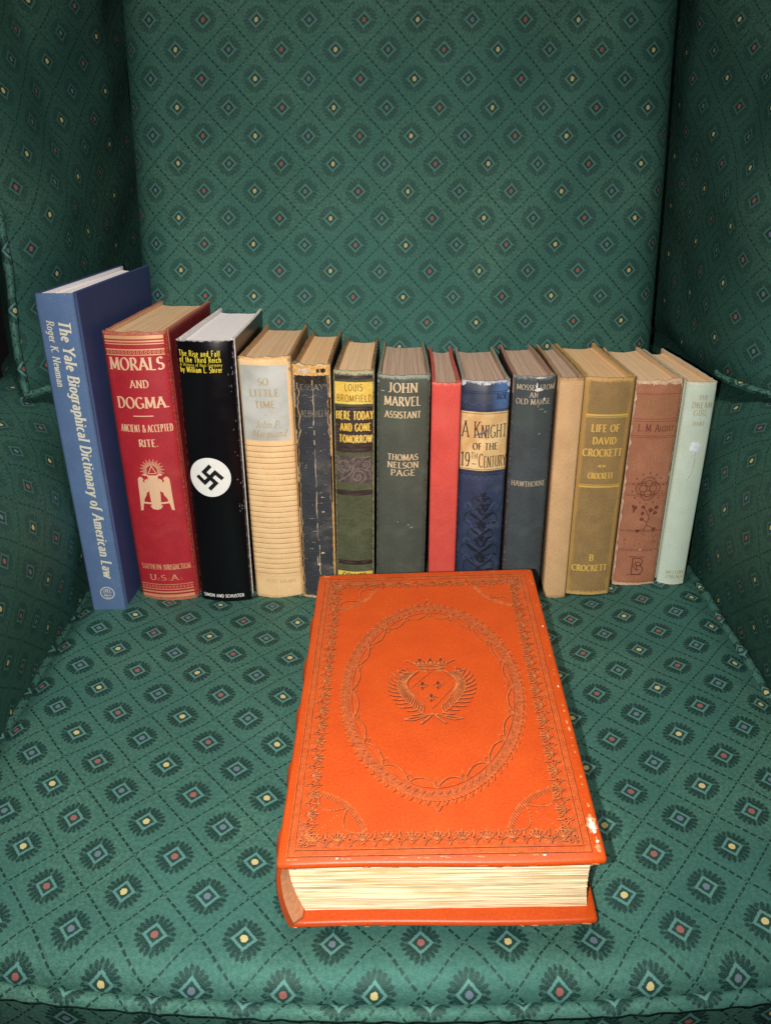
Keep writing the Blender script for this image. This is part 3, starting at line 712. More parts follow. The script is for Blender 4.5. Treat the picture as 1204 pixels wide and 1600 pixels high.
# 7 ---- grey-green cloth, gilt title
w, s = .0415, .1955
gg = cloth('grey_green_cloth', (.096, .104, .084), w, s, (.32, .36, .28), .50, dark=(.060, .067, .054), stain=(.10, .13, .08), rough=.6, spec=.35)
ggb = cloth('grey_green_board', (.035, .045, .032), .9, s, (.22, .22, .15), .5)
b = make_book('dark grey-green cloth book with gilt capitals at its head and an author name mid-spine', (-.0083, .0331), (-.0070, .0346), .5472, s, .126, 1.2, .0058, (gg, ggb, P_GREY), fray=.0008, seed=7, rnd=1.4)
k = s/.199; GL = worn_foil('soft_gold', (.92, .70, .42), (.36, .30, .18), .36)
p = Pen(b.P); p.text('JOHN', -.0008, .1858*k, .0072, .0232, .085); p.text('MARVEL', -.0008, .1750*k, .0070, .0284, .085); p.text('ASSISTANT', -.0004, .1650*k, .0052, .0282, .09)
p.build('title_lettering', GL, b.e)
p = Pen(b.P); p.text('THOMAS', .0002, .1295*k, .0049, .0245, .09); p.text('NELSON', .0004, .1227*k, .0049, .0250, .09); p.text('PAGE', .0006, .1160*k, .0049, .0200, .09)
p.build('author_lettering', GL, b.e)
torn(b, plain('pale_scuff', (.34, .38, .34)), [(.006, .070, .0012, .0005), (.0085, .0675, .0014, .0007), (-.003, .073, .0008, .0003), (-.0195, .19, .0008, .0014), (.0190, .1925, .0012, .0015), (-.016, .183, .0018, .0005)])

# 8 ---- plain red
w, s = .0236, .1893
sal = cloth('salmon_red_cloth', (.74, .100, .075), w, s, (.90, .30, .22), .35, dark=(.60, .070, .055), stain=(.82, .15, .12), spec=.2)
salb = cloth('red_board', (.46, .035, .035), .9, s, (.6, .12, .1), .4)
b = make_book('plain salmon-red cloth book with no lettering on its narrow spine', (.0362, .0598), (.0350, .0580), .5491, s, .131, 1.6, .0008, (sal, salb, P_GREY), fray=.0006, seed=8)

# 9 ---- blue decorated cloth with gold panel
w, s = .0385, .1904
def xkn(m, c):
    c = m.mix(m.n(35, 3).step(.45, .6)*.6*m.V.step(s*.5, s*.9), c, (.075, .085, .105))
    return m.mix(m.U.step(.002, .012)*m.V.step(s*.83, s*.92)*.7, c, (.11, .22, .50))
kn = cloth('royal_blue_cloth', (.040, .060, .128), w, s, (.55, .56, .62), .35, dark=(.022, .030, .058), extra=xkn, rough=.45, spec=.5)
knb = cloth('dark_blue_board', (.025, .035, .06), .9, s, (.3, .28, .22), .5)
b = make_book('blue cloth book with a wide gold title panel above dark stamped acanthus ornament', (.0609, .0974), (.0577, .0971), .5491, s, .127, 1.3, .0058, (kn, knb, P_GREY), fray=.0008, seed=9, rnd=1.5)
k = s/.192; GP = Mat('gold_panel', .36, .5, .12); f_ = GP.n(55, 4); g2 = GP.n(900, 2)
GP.set('Base Color', GP.mix((f_*.75+g2*.25).step(.36, .66), (.74, .44, .18), (.98, .72, .36))); GP.bump(f_, .3, .0008); GP = GP.m
H_ = w/2-.0008
p = Pen(b.P, .00012); p.patch(-H_, H_, .1185*k, .1675*k, 20); p.build('title_panel', GP, b.e)
INK = plain('dark_brown_ink', (.040, .022, .022), .6)
p = Pen(b.P, .00024)
p.text('A Knight', 0, .1462*k, .0132, .0355, .042, .028, small=.80); p.text('OF THE', .0010, .1363*k, .0054, .0200, .09); 
p.text('19', -.0142, .1215*k, .0118, .0075, .05, .03); p.text('TH', -.0075, .1282*k, .0052, .0052, .05, serif=False); p.stroke(L(-.0090, .1240*k, -.0060, .1240*k), .0003)
p.text('Century', .0072, .1215*k, .0115, .0225, .042, .028, small=.80)
for v in (.1660, .1195): p.patch(-H_, H_, v*k-.00018, v*k+.00018, 20)
p.build('title_lettering', INK, b.e)
p = Pen(b.P, .00034); p.poly([(-.009, .1478*k), (-.001, .1520*k), (.004, .1548*k), (.0015, .1505*k), (-.004, .1480*k)]); p.build('scrape_mark', plain('grey_scrape', (.26, .19, .19)), b.e)
p = Pen(b.P, .00018)
p.text('ROE', .0125, .1772*k, .0042, .0085, .09)
for v in (.1836, .1822, .1690, .1676, .1170, .1150): p.patch(-H_, H_, v*k-.0002, v*k+.0002, 20)
def leafpair(cx, cy, a, l, wd, n=8):
    for sg in (-1, 1):
        ca, sa = math.cos(R(a)), math.sin(R(a)); o = []
        for i in range(n+1):
            t = i/n; q = math.sin(t*math.pi)*wd; bend = .25*l*t*t
            o.append((t*l*ca-(q+bend)*sa, t*l*sa+(q+bend)*ca))
        for i in range(n, -1, -1):
            t = i/n; q = -math.sin(t*math.pi)*wd*.5; bend = .25*l*t*t
            o.append((t*l*ca-(q+bend)*sa, t*l*sa+(q+bend)*ca))
        for i in range(n):
            q4 = [o[i], o[i+1], o[2*n+1-i-1], o[2*n+1-i]]
            q4 = [(cx+sg*x, cy+y) for x, y in q4]
            p.poly(q4 if sg > 0 else q4[::-1])
for cy, q_ in ((.030, .9), (.044, 1.1), (.060, .75), (.074, .95), (.090, .55)):
    leafpair(0, cy, 28-9*q_, .0125*q_, .0020*q_); leafpair(.001, cy+.004, 55-8*q_, .0105*q_, .0019*q_); leafpair(.0015, cy+.008*q_, 84, .0075*q_, .0014*q_); leafpair(.005*q_, cy-.003, 2-14*q_, .0095*q_, .0015)
    p.dot(0, cy-.002, .0020*q_, .0028*q_, 8, .2); leafpair(.006*q_, cy+.006*q_, -20, .0055*q_, .0012)
    p.stroke([(.0145*q_*math.cos(R(a)), cy+.0105*q_*math.sin(R(a))) for a in range(-30, 211, 20)], .0003)
p.build('stamped_ornament', plain('dark_stamping', (.016, .018, .030), .5, .4), b.e)
p = Pen(b.P, .00030)
for cy in (.030, .046, .062, .078):
    for sg in (-1, 1):
        p.stroke([(sg*(.002+.009*t/8), cy+.002+.010*(t/8)**1.6) for t in range(9)], .00022); p.stroke([(sg*(.0105+.0028*math.cos(R(a))), cy+.008+.0026*math.sin(R(a))) for a in range(-60, 200, 26)], .00022)
p.stroke([(-.0165+.0015*i, .111+.0018*math.sin(i*1.25)*(1 if i % 2 else -1)) for i in range(23)], .0002)
p.stroke([(-.0165+.0015*i, .1725+.0014*math.sin(i*1.1)) for i in range(23)], .0002)
p.build('ornament_highlights', plain('rubbed_blue', (.085, .115, .20), .45, .4), b.e)
frayed_head(b, plain('blue_white_fray', (.62, .60, .64)), .0030, 0)
torn(b, plain('white_fray', (.76, .74, .76)), [(-.0178, .1880, .0016, .0026), (.0178, .1872, .0016, .0030), (.001, .1885, .003, .0014), (.0175, .1815, .0010, .0014)])

# 10 ---- dark slate cloth
w, s = .0324, .1936
sla = cloth('slate_cloth', (.072, .084, .092), w, s, (.30, .32, .32), .40, dark=(.042, .052, .058), stain=(.07, .10, .08))
slab = cloth('dark_brown_board', (.055, .028, .022), .9, s, (.35, .2, .14), .5)
b = make_book('dark slate cloth book with pale capitals and a white chip near its head', (.1007, .1333), (.0986, .1312), .5491, s, .121, 1.0, .0056, (sla, slab, P_GREY), fray=.0008, seed=10, rnd=1.4)
k = s/.197; PG = worn_foil('pale_bronze', (.62, .50, .34), (.20, .18, .16), .42)
p = Pen(b.P); p.text('MOSSES FROM', .0006, .1866*k, .0040, .0290, .08); p.text('AN', -.0008, .1807*k, .0040, .0065, .08); p.text('OLD MANSE', -.0006, .1750*k, .0043, .0265, .08); p.build('title_lettering', PG, b.e)
p = Pen(b.P); p.text('HAWTHORNE', 0, .1055*k, .0043, .0275, .08); p.build('author_lettering', PG, b.e)
torn(b, plain('white_chip', (.80, .77, .72)), [(.0030, .1835, .0036, .0016), (.0010, .1868, .0008, .0026), (.0075, .1760, .0007, .0016), (.004, .1930, .004, .0008)])
torn(b, plain('green_scuff', (.20, .26, .22)), [(.003, .171, .0006, .0022), (.006, .168, .0022, .0005), (.009, .1655, .0012, .0008), (.0055, .148, .0014, .0005), (.002, .136, .0004, .0003)])

# 11 ---- plain tan
w, s = .0202, .1931
tan = cloth('plain_tan_cloth', (.70, .44, .23), w, s, (.42, .25, .12), .45, dark=(.55, .33, .16), stain=(.74, .47, .23))
tanb = cloth('brown_tan_board', (.20, .11, .06), .9, s, (.4, .25, .13), .5)
b = make_book('plain tan cloth book, thin and without lettering, between a slate and an olive book', (.1361, .1555), (.1323, .1532), .5491, s, .124, 1.2, .0016, (tan, tanb, P_GREY), fray=.0006, seed=11)

# 12 ---- olive gold
w, s = .0398, .1916
def xol(m, c): return m.mix(((w/2-m.U.abs()).step(.008, .001)*.6+m.n(70, 3)*.5).step(.45, .8)*.75, c, (.56, .32, .09))
ol = cloth('olive_brown_cloth', (.37, .230, .090), w, s, (.62, .36, .12), .55, dark=(.22, .142, .060), stain=(.29, .20, .08), streak=.12, extra=xol)
olb = cloth('olive_board', (.16, .11, .03), .9, s, (.42, .28, .10), .5)
b = make_book('olive-brown cloth book with gilt title between two gilt scalloped rules', (.1560, .1949), (.1537, .1949), .5540, s, .130, .3, .0034, (ol, olb, P_TAN2), fray=.0010, seed=12, rnd=1.8, t=.0034)
k = s/.194; BG = worn_foil('bright_gold', (1., .62, .14), (.70, .38, .09), .33, .34, .5)
p = Pen(b.P); p.text('LIFE OF', -.0002, .1500*k, .0058, .0225, .115, .06); p.text('DAVID', 0, .1395*k, .0056, .0190, .115, .06); p.text('CROCKETT', -.0004, .1290*k, .0060, .0315, .115, .06)
p.poly([(-.0038, .1205*k), (-.0008, .1190*k), (-.0008, .1220*k), (-.0038, .1205*k+1e-6)]); p.poly([(.0038, .1205*k), (.0008, .1220*k), (.0008, .1190*k), (.0038, .1205*k-1e-6)]); p.dot(0, .1205*k, .0005)
p.build('title_lettering', BG, b.e); p = Pen(b.P)
p.text('CROCKETT', 0, .1095*k, .0048, .0205, .13, .06)
p.build('author_lettering', BG, b.e)
for v, sg in ((.1638, -1), (.1020, 1)):
    p = Pen(b.P)
    p.patch(-.0165, .0165, v*k-.0007, v*k+.0007, 14)
    for i in range(22): u = -.0158+i*.0315/21; p.stroke([(u-.0007, v*k+sg*.0012), (u, v*k+sg*.0021), (u+.0007, v*k+sg*.0012)], .0002)
    p.build('scalloped_rule', BG, b.e, kind=False)
p = Pen(b.P); p.text('B', .0000, .0335*k, .0056, None, .11, .06); p.text('CROCKETT', -.0004, .0235*k, .0056, .0300, .115, .06); p.build('shelf_lettering', BG, b.e)
frayed_head(b, plain('ochre_fray', (.58, .38, .12)), .0010, .0014)

# 13 ---- faded terracotta
w, s = .0378, .1853
te = cloth('faded_terracotta_cloth', (.47, .198, .112), w, s, (.76, .48, .32), .55, dark=(.34, .125, .072), stain=(.38, .19, .08), streak=.08)
teb = cloth('brown_red_board', (.20, .055, .03), .9, s, (.55, .34, .2), .6)
b = make_book('faded terracotta cloth book stamped with a dark quatrefoil and flowering sprig', (.2006, .2394), (.1990, .2354), .5669, s, .128, 1.0, .0030, (te, teb, P_ORG), fray=.0014, seed=13, rnd=1.6)
k = s/.188; DK = plain('dark_terracotta_stamping', (.17, .050, .032), .7, .2, 0, .3)
p = Pen(b.P, .00016); H_ = w/2-.0018
for v in (.1770, .1560, .1540, .1415, .1400, .0990, .0975, .0890, .0875, .0550, .0540, .0365, .0352, .0040): p.patch(-H_, H_, v*k-.00016, v*k+.00016, 16, .00006)
p.text('L. M. Alcott', .0008, .1455*k, .0060, .0285, .06, .04, small=.72)
qx, qy = .0010, .0945*k
for rr_, hw in ((.0062, .00022), (.0052, .00018), (.0034, .00028)):
    for a in (0, 90, 180, 270):
        c_ = (qx+.0042*math.cos(R(a)), qy+.0046*math.sin(R(a))); p.stroke([(c_[0]+rr_*math.cos(R(a+t)), c_[1]+rr_*math.sin(R(a+t))) for t in range(-110, 111, 22)] if rr_ > .005 else [(c_[0]+rr_*.9*math.cos(R(t)), c_[1]+rr_*.9*math.sin(R(t))) for t in range(0, 361, 24)], hw)
for i in range(14): a = R(90+i*360/14); p.dot(qx+.0128*math.cos(a), qy+.0140*math.sin(a), .0006, .0009, 6, .3)
for u0, v0, u1, v1 in ((.002, .0545, .0055, .0745), (.0040, .064, .0098, .0715), (.0045, .068, -.0010, .0775), (.003, .058, -.0035, .0545), (.004, .060, .0105, .0560), (.005, .072, .0105, .0765), (.0036, .0625, -.001, .066)):
    p.stroke([(u0, v0*k), ((u0+u1)/2+.0006, (v0+v1)/2*k), (u1, v1*k)], .00025)
    for j in range(5): a = j*1.257; p.dot(u1+.0011*math.cos(a), v1*k+.0011*math.sin(a), .0009, .0007, 6, .3)
for u, v in ((-.0092, .0775), (-.0070, .0768), (-.0084, .0738), (-.001, .0715)): p.dot(u, v*k, .0012, .0018, 7, .4)
for i in range(40): u, v = rr.uniform(-H_+.003, H_), rr.uniform(.038, .053)*k; p.stroke([(u, v), (u+rr.uniform(-.002, .002), v+rr.uniform(.0005, .002))], .00016)
p.stroke(L(-.0040, .0120, -.0040, .0275), .0005); p.stroke(L(-.0075, .0290, .0060, .0285), .0003); p.stroke(L(-.0075, .0110, .0050, .0115), .0003)
p.stroke([(-.004, .0275)]+arc(.001, .0238, .0036, .0036, 90, -90)+[(-.001, .0202)]+arc(.001, .0160, .0046, .0044, 90, -90)+[(-.004, .0116)], .0004)
p.stroke(arc(.0005, .0200, .003, .004, 0, 300), .0003); p.stroke(L(-.0015, .0245, .0005, .0150), .0004)
p.build('stamped_ornament', DK, b.e)
p = Pen(b.P, .00014); p.text('LITTLE', -.0005, .1670*k, .0058, .0270, .06); p.text('WOMEN', .0005, .1590*k, .0058, .0250, .06); p.build('title_lettering', worn_foil('ghost_gilding', (.44, .24, .10), (.36, .13, .075), .50, .7, .1), b.e)
FR = plain('buff_fray', (.80, .56, .38), .9, .1)
frayed_head(b, FR, .0024, .0012, side=.0009)
torn(b, FR, [(.0125, s-.0022, .0050, .0014), (-.0125, s-.0018, .0035, .0012), (.0184, s-.012, .0012, .009), (.0180, s-.004, .0018, .003), (-.0182, .02, .0007, .010), (.001, .0358, .0009, .0006)])

# 14 ---- pale mint
w, s = .0248, .1831
mint = cloth('pale_mint_cloth', (.66, .76, .65), w, s, (.78, .74, .58), .40, dark=(.54, .64, .53), var=.08, spec=.3)
mintb = cloth('mint_board', (.40, .44, .34), .9, s, (.55, .48, .34), .4)
b = make_book('pale mint-green cloth book at the right end with a small white flower on its spine', (.2428, .2650), (.2384, .2660), .5690, s, .126, -.3, .0030, (mint, mintb, P_ORG), fray=.0005, seed=14, rnd=1.9, t=.0024)
p = Pen(b.P); GT = plain('faint_gold_print', (.50, .45, .26), .6, .3, 0, .2); k = s/.183
p.text('THE', .0015, .1690, .0036, .0080, .09); p.text('DREAM', .0015, .1622, .0048, .0165, .09); p.text('GIRL', .0008, .1560, .0046, .0115, .09); p.dot(.001, .1530, .0004); p.text('HART', .0008, .1475, .0036, .0098, .10)
p.build('title_lettering', GT, b.e); p = Pen(b.P)
p.text('MCCLURG', .002, .0108, .0030, .0165, .12); p.text('CHICAGO', .002, .0064, .0030, .0165, .12)
p.build('publisher_lettering', GT, b.e)
p = Pen(b.P, .00016); fx, fy = .0006, .1290
for i in range(7): a = i*.8976+.3; p.dot(fx+.0027*math.cos(a), fy+.0030*math.sin(a), .0022, .0021, 9, .12)
p.dot(fx, fy, .002); p.dot(fx-.0002, fy-.0045, .0012, .0022)
p.build('flower', plain('pale_blue_white_ink', (.80, .86, .98), .6), b.e)
p = Pen(b.P, .00014); p.stroke([(fx+.0012, fy-.005), (fx+.0016, fy-.014), (fx+.0010, fy-.022), (fx-.0022, fy-.029)], .0002); p.build('flower_stem', plain('stem_ink', (.42, .46, .32)), b.e)
frayed_head(b, plain('cream_fray', (.78, .70, .52)), .0010, .0012)

# ================================================================== THE LARGE ORANGE LEATHER BOOK LYING IN FRONT
ob = thing('book', 'large orange leather book lying flat before the row, tooled with an oval and crowned wreath', 'book', (-.0512, .2475, -.0014))
ob.rotation_euler = (R(2.15), R(-2.7), R(-.9))
OW, OL, OT = .1605, .2450, .0520
def leather(name, tool=True):
    m = Mat(name, .42, .45)
    a = m.n(700, 4, rough=.65); b_ = m.n(45, 3)*.5+.25; c_ = m.n(2000, 2)
    c = m.mix((a*.5+b_*.5).step(.32, .70), (.46, .050, .005), (.63, .088, .009))
    c = m.mix(m.n(240, 4, off=5., rough=.7).step(.70, .78)*.4, c, (.45, .06, .01))
    m.set('Base Color', c); m.set('Roughness', .33+a*.14); m.bump(a*.5+c_*.5, .25, .0004)
    return m.m
LEA = leather('orange_leather')
LED = Mat('brown_orange_leather', .38, .45); f_ = noise(LED.nt, LED.obj, 260, 4); LED.set('Base Color', LED.mix(f_.step(.3, .72), (.30, .050, .012), (.55, .11, .028))); LED = LED.m
WORN = plain('rubbed_leather', (.74, .33, .16), .6, .3, 0, .16, 400)
def cover(name, z0, z1):
    import bmesh
    bm = bmesh.new(); nx, ny = 20, 28; t = z1-z0; r = t*.5
    uvl = bm.loops.layers.uv.new('UVMap')
    def ht(x, y): return .0007*math.sin(x/OW*math.pi)*math.sin(y/OL*math.pi)+(.0006*math.cos(y*9))
    prof = [(0, .5), (.08, .22), (.30, .04), (.6, .0)]
    def xy(i, j, ins):
        x = min(max(OW*i/nx, 0), OW); y = OL*j/ny
        x = ins+(OW-2*ins)*i/nx; y = ins+(OL-2*ins)*j/ny
        cc = .004
        # rounded board corners
        return x, y
    rings = {}
    def pt(i, j, lvl):
        x = OW*i/nx; y = OL*j/ny
        return x, y
    top = [[None]*(nx+1) for _ in range(ny+1)]; bot = [[None]*(nx+1) for _ in range(ny+1)]
    gx = [0, .0003, .0009, .0018]+[.0018+(OW-.0036)*i/nx for i in range(1, nx)]+[OW-.0018, OW-.0009, OW-.0003, OW]
    gy = [0, .0003, .0009, .0018]+[.0018+(OL-.0036)*i/ny for i in range(1, ny)]+[OL-.0018, OL-.0009, OL-.0003, OL]
    def drop(a, A):
        d = min(a, A-a)
        return 0 if d >= .0018 else 1-math.sqrt(max(0, 1-(1-d/.0018)**2))
    T = []; B = []
    for y in gy:
        rt = []; rb = []
        for x in gx:
            k = min(1, max(drop(x, OW), drop(y, OL))); z = z1-ht(x, y)*0-k*r*.98+ht(x, y)*(1-k); zb = z0+k*r*.9
            px, py = x, y
            # round the corner in plan
            for cx_, sx_ in ((.003, -1), (OW-.003, 1)):
                for cy_, sy_ in ((.003, -1), (OL-.003, 1)):
                    if (x-cx_)*sx_ > 0 and (y-cy_)*sy_ > 0:
                        ux, uy = (x-cx_)/.003, (y-cy_)/.003; m_ = max(abs(ux), abs(uy)); l_ = math.hypot(ux, uy)
                        if l_ > 0: px, py = cx_+.003*ux*m_/l_, cy_+.003*uy*m_/l_
            py += .0006*math.sin(x*40)*(1 if y < .01 else 0)
            rt.append(bm.verts.new((px, py, z))); rb.append(bm.verts.new((px, py, zb)))
        T.append(rt); B.append(rb)
    F = []
    NX, NY = len(gx)-1, len(gy)-1
    for j in range(NY):
        for i in range(NX):
            F.append(bm.faces.new([T[j][i], T[j][i+1], T[j+1][i+1], T[j+1][i]])); F.append(bm.faces.new([B[j][i], B[j+1][i], B[j+1][i+1], B[j][i+1]]))
    for i in range(NX): F.append(bm.faces.new([B[0][i], B[0][i+1], T[0][i+1], T[0][i]])); F.append(bm.faces.new([T[NY][i], T[NY][i+1], B[NY][i+1], B[NY][i]]))
    for j in range(NY): F.append(bm.faces.new([T[j][0], T[j+1][0], B[j+1][0], B[j][0]])); F.append(bm.faces.new([B[j][NX], B[j+1][NX], T[j+1][NX], T[j][NX]]))
    bmesh.ops.recalc_face_normals(bm, faces=bm.faces)
    for f in bm.faces:
        f.smooth = True
        for l in f.loops: l[uvl].uv = (l.vert.co.x, l.vert.co.y+l.vert.co.z)
    me = bpy.data.meshes.new(name); bm.to_mesh(me); bm.free(); me.materials.append(LEA)
    o = bpy.data.objects.new(name, me); SC.collection.objects.link(o); o.parent = ob
    return ht
ht = cover('front_cover', OT-.0034, OT)
cover('back_cover', 0, .0033)
def xl(f): return .0034+.0050*max(0, (.66-f)/.66)**1.6+.0008*max(0, (f-.9)/.1)
# spine: rounded back on the left with five raised bands
mb = MB(); nz, ny = 18, 150
bands = [OL*f for f in (.085, .265, .44, .615, .79)]
def sp(i, j):
    a = -math.pi/2+math.pi*i/nz; y = .0008+(OL-.0016)*j/ny
    z = OT/2+(OT/2-.0006)*math.sin(a); bx = .0050*math.cos(a)**.8 if math.cos(a) > 0 else 0
    r_ = sum(.0030*max(0, 1-((y-q)/.0055)**2) for q in bands)*max(0, math.cos(a))**.35
    cap = .0012*max(0, 1-y/.006)-.002*max(0, 1-y/.002)
    x = .0035-bx-r_-cap*max(0, math.cos(a))
    return (x, y, z), (z, y)
mb.grid(sp, nz, ny, 0)
def spi(j0, sg):
    def f(i, j):
        p, uv = sp(i, j0); a = -math.pi/2+math.pi*i/nz
        k = j/3; f_ = min(1, max(0, (p[2]-.0034)/(OT-.0069))); xe = xl(f_)+.0012 if f_ > 0 else p[0]+.004
        x = p[0]+(xe-p[0])*(0, .42, .9, 1)[j]; y = p[1]+sg*(0, -.0003, .0030, .0100)[j]
        return (x, y-sg*.0004*math.sin(k*3), p[2]), (uv[0], uv[1]+j*.001)
    return f
for j0_, sg_, fl_ in ((0, 1, True), (ny, -1, False)):
    g_ = spi(j0_, sg_); mb.grid(g_, nz, 1, 0, flip=fl_); mb.grid(lambda i, j: g_(i, j+1), nz, 2, 1, flip=fl_)
mb.build('spine', [LEA, WORN], ob)
# page block as leaves of uneven reach
PGE = Mat('gilt_toned_page_edges', .8, .2)
f_ = PGE.n(1, 3, 9, 1100, .7); g_ = PGE.n(1, 4, 26, 90, .6)
c = PGE.mix(f_.step(.34, .58), (.62, .40, .18), (.96, .84, .58)); c = PGE.mix(g_.step(.50, .72)*.8, c, (.80, .52, .22)); c = PGE.mix(PGE.n(1, 2, 16, 500, off=3.).step(.62, .70)*.7, c, (.40, .20, .08))
PGE.set('Base Color', c); PGE.bump(f_, 1., .0009); PGE = PGE.m
mb = MB(); N = 110; z0, z1 = .0034, OT-.0035; pr = random.Random(5)
def xl(f): return .0034+.0050*max(0, (.66-f)/.66)**1.6+.0008*max(0, (f-.9)/.1)
prev = None
for k in range(N):
    f0, f1 = k/N, (k+1)/N; za, zb = z0+(z1-z0)*f0, z0+(z1-z0)*f1-.00004
    y0 = .0080+pr.uniform(-.00035, .00025)+(.0009 if pr.random() < .07 else 0); y1 = OL-.005+pr.uniform(-.0003, .0003)
    xr = OW-.0048+pr.uniform(-.0003, .0003)-.0014*math.sin(math.pi*f0); xa = xl(f0)
    nn = 12; pts = [(xa+(xr-xa)*i/nn) for i in range(nn+1)]; wv = [pr.uniform(-.00012, .00012) for _ in pts]
    for i in range(nn):
        q = [(pts[i], y0+wv[i], za), (pts[i+1], y0+wv[i+1], za), (pts[i+1], y0+wv[i+1], zb), (pts[i], y0+wv[i], zb)]
        mb.quad(q, [(p[0], p[2]) for p in q])
        q = [(pts[i], y0+wv[i], zb), (pts[i+1], y0+wv[i+1], zb), (pts[i+1], y0+.004, zb), (pts[i], y0+.004, zb)]; mb.quad(q, [(p[0], p[2]) for p in q])
    q = [(xr, y0, za), (xr, y1, za), (xr, y1, zb), (xr, y0, zb)]; mb.quad(q, [(p[1], p[2]) for p in q])
    q = [(xr, y1, za), (xa, y1, za), (xa, y1, zb), (xr, y1, zb)]; mb.quad(q, [(p[0], p[2]) for p in q])
    q = [(xa, y1, za), (xa, y0, za), (xa, y0, zb), (xa, y1, zb)]; mb.quad(q, [(p[1], p[2]) for p in q])
mb.build('page_block', PGE, ob, smooth=False)

# ---- tooling on the front cover
def OP(u, v, off=0.): return (u, v, OT+ht(u, v)+off)
LT = plain('worn_gilt_tooling', (.56, .160, .046), .40, .4, .0, .35, 300); DKT = plain('dark_tooling_and_shade', (.15, .022, .008), .55, .3, 0, .3, 500)
MID = plain('brown_tooling_ground', (.44, .085, .022), .5, .4, 0, .25, 500)
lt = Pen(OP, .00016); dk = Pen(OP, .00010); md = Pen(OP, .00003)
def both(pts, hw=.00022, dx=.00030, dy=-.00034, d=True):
    if d: dk.stroke([(x+dx, y+dy) for x, y in pts], hw*1.25, maxseg=.006)  # dark offset twin of each gilt line, a painted emboss shadow
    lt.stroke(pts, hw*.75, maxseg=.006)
def ring(x, y, r, hw=.00018, n=8, d=True, a0=0, a1=360): both([(x+r*math.cos(R(a0+(a1-a0)*i/n)), y+r*math.sin(R(a0+(a1-a0)*i/n))) for i in range(n+1)], hw, d=d)
I0, I1, I2 = .0052, .0090, .0185
x0, x1, y0, y1 = I0, OW-I0-.002, .0050, OL-.0065
def side(n, f):                                   # walk the four sides with a local frame (along, inward)
    for (ax, ay), (bx, by) in (((x0, y0), (x1, y0)), ((x1, y0), (x1, y1)), ((x1, y1), (x0, y1)), ((x0, y1), (x0, y0))):
        l = math.hypot(bx-ax, by-ay); dx, dy = (bx-ax)/l, (by-ay)/l; nx, ny = -dy, dx
        f(lambda s_, t_: (ax+dx*s_+nx*t_, ay+dy*s_+ny*t_), l)
def border(T, l):
    both([T(0, 0), T(l, 0)], .00022); both([T(.0030, .0034), T(l-.0030, .0034)], .00020); both([T(.0034, .0042), T(l-.0034, .0042)], .00012, d=False)
    m = int(l/.0019)
    for i in range(m+1):
        s_ = .0006+(l-.0012)*i/m; c_ = T(s_, .0017)
        if i % 1 == 0: ring(c_[0], c_[1], .00078, .00020, 6, d=False); 
        dk.dot(*T(s_+.0009, .0017), .00035)
    per = .0122; m = max(1, round((l-.012)/per)); st = (l-.012)/m
    tg = [T(.0046, .0044), T(l-.0046, .0044), T(l-.0046, .0088), T(.0046, .0088)]; md.poly(tg)
    for i in range(m):
        s0 = .006+st*(i+.5)
        # palmette
        both([T(s0-st*.5, .0048), T(s0-st*.42, .0072), T(s0-st*.24, .0090), T(s0-st*.1, .0078), T(s0, .0060)], .00022)
        both([T(s0+st*.5, .0048), T(s0+st*.42, .0072), T(s0+st*.24, .0090), T(s0+st*.1, .0078), T(s0, .0060)], .00022)
        for a, r_ in ((90, .0056), (62, .0050), (118, .0050), (35, .0042), (145, .0042)):
            e = T(s0+r_*math.cos(R(a)), .0078+r_*math.sin(R(a))); both([T(s0, .0078), e], .00030); lt.dot(e[0], e[1], .00042, n=6)
        both([T(s0+.0026*math.cos(R(a)), .0095+.0030*math.sin(R(a))) for a in range(0, 181, 30)], .00022)
        dk.dot(*T(s0, .0098), .0007, n=7); md.poly([T(s0-.0034, .0086), T(s0+.0034, .0086), T(s0+.0018, .0122), T(s0-.0018, .0122)])
        for q in (-1, 1):
            ring(*T(s0+q*st*.30, .0060), .0010, .00018, 7, d=False); ring(*T(s0+q*st*.5, .0086), .0011, .00018, 6)
            both([T(s0+q*st*.5, .0098), T(s0+q*st*.47, .0125), T(s0+q*st*.5, .0136)], .00024); both([T(s0+q*(st*.5-.0022), .0100), T(s0+q*(st*.5-.0012), .0122)], .00020)
            dk.dot(*T(s0+q*st*.5, .0086), .0005, n=6)
            both([T(s0+q*.0030, .0096), T(s0+q*.0036, .0112), T(s0+q*.0026, .0122)], .00018)
        for _ in range(5):
            a_, b_ = pr.uniform(-.5, .5)*st, pr.uniform(.0046, .0086); lt.dot(*T(s0+a_, b_), .0003, n=5)
side(0, border)
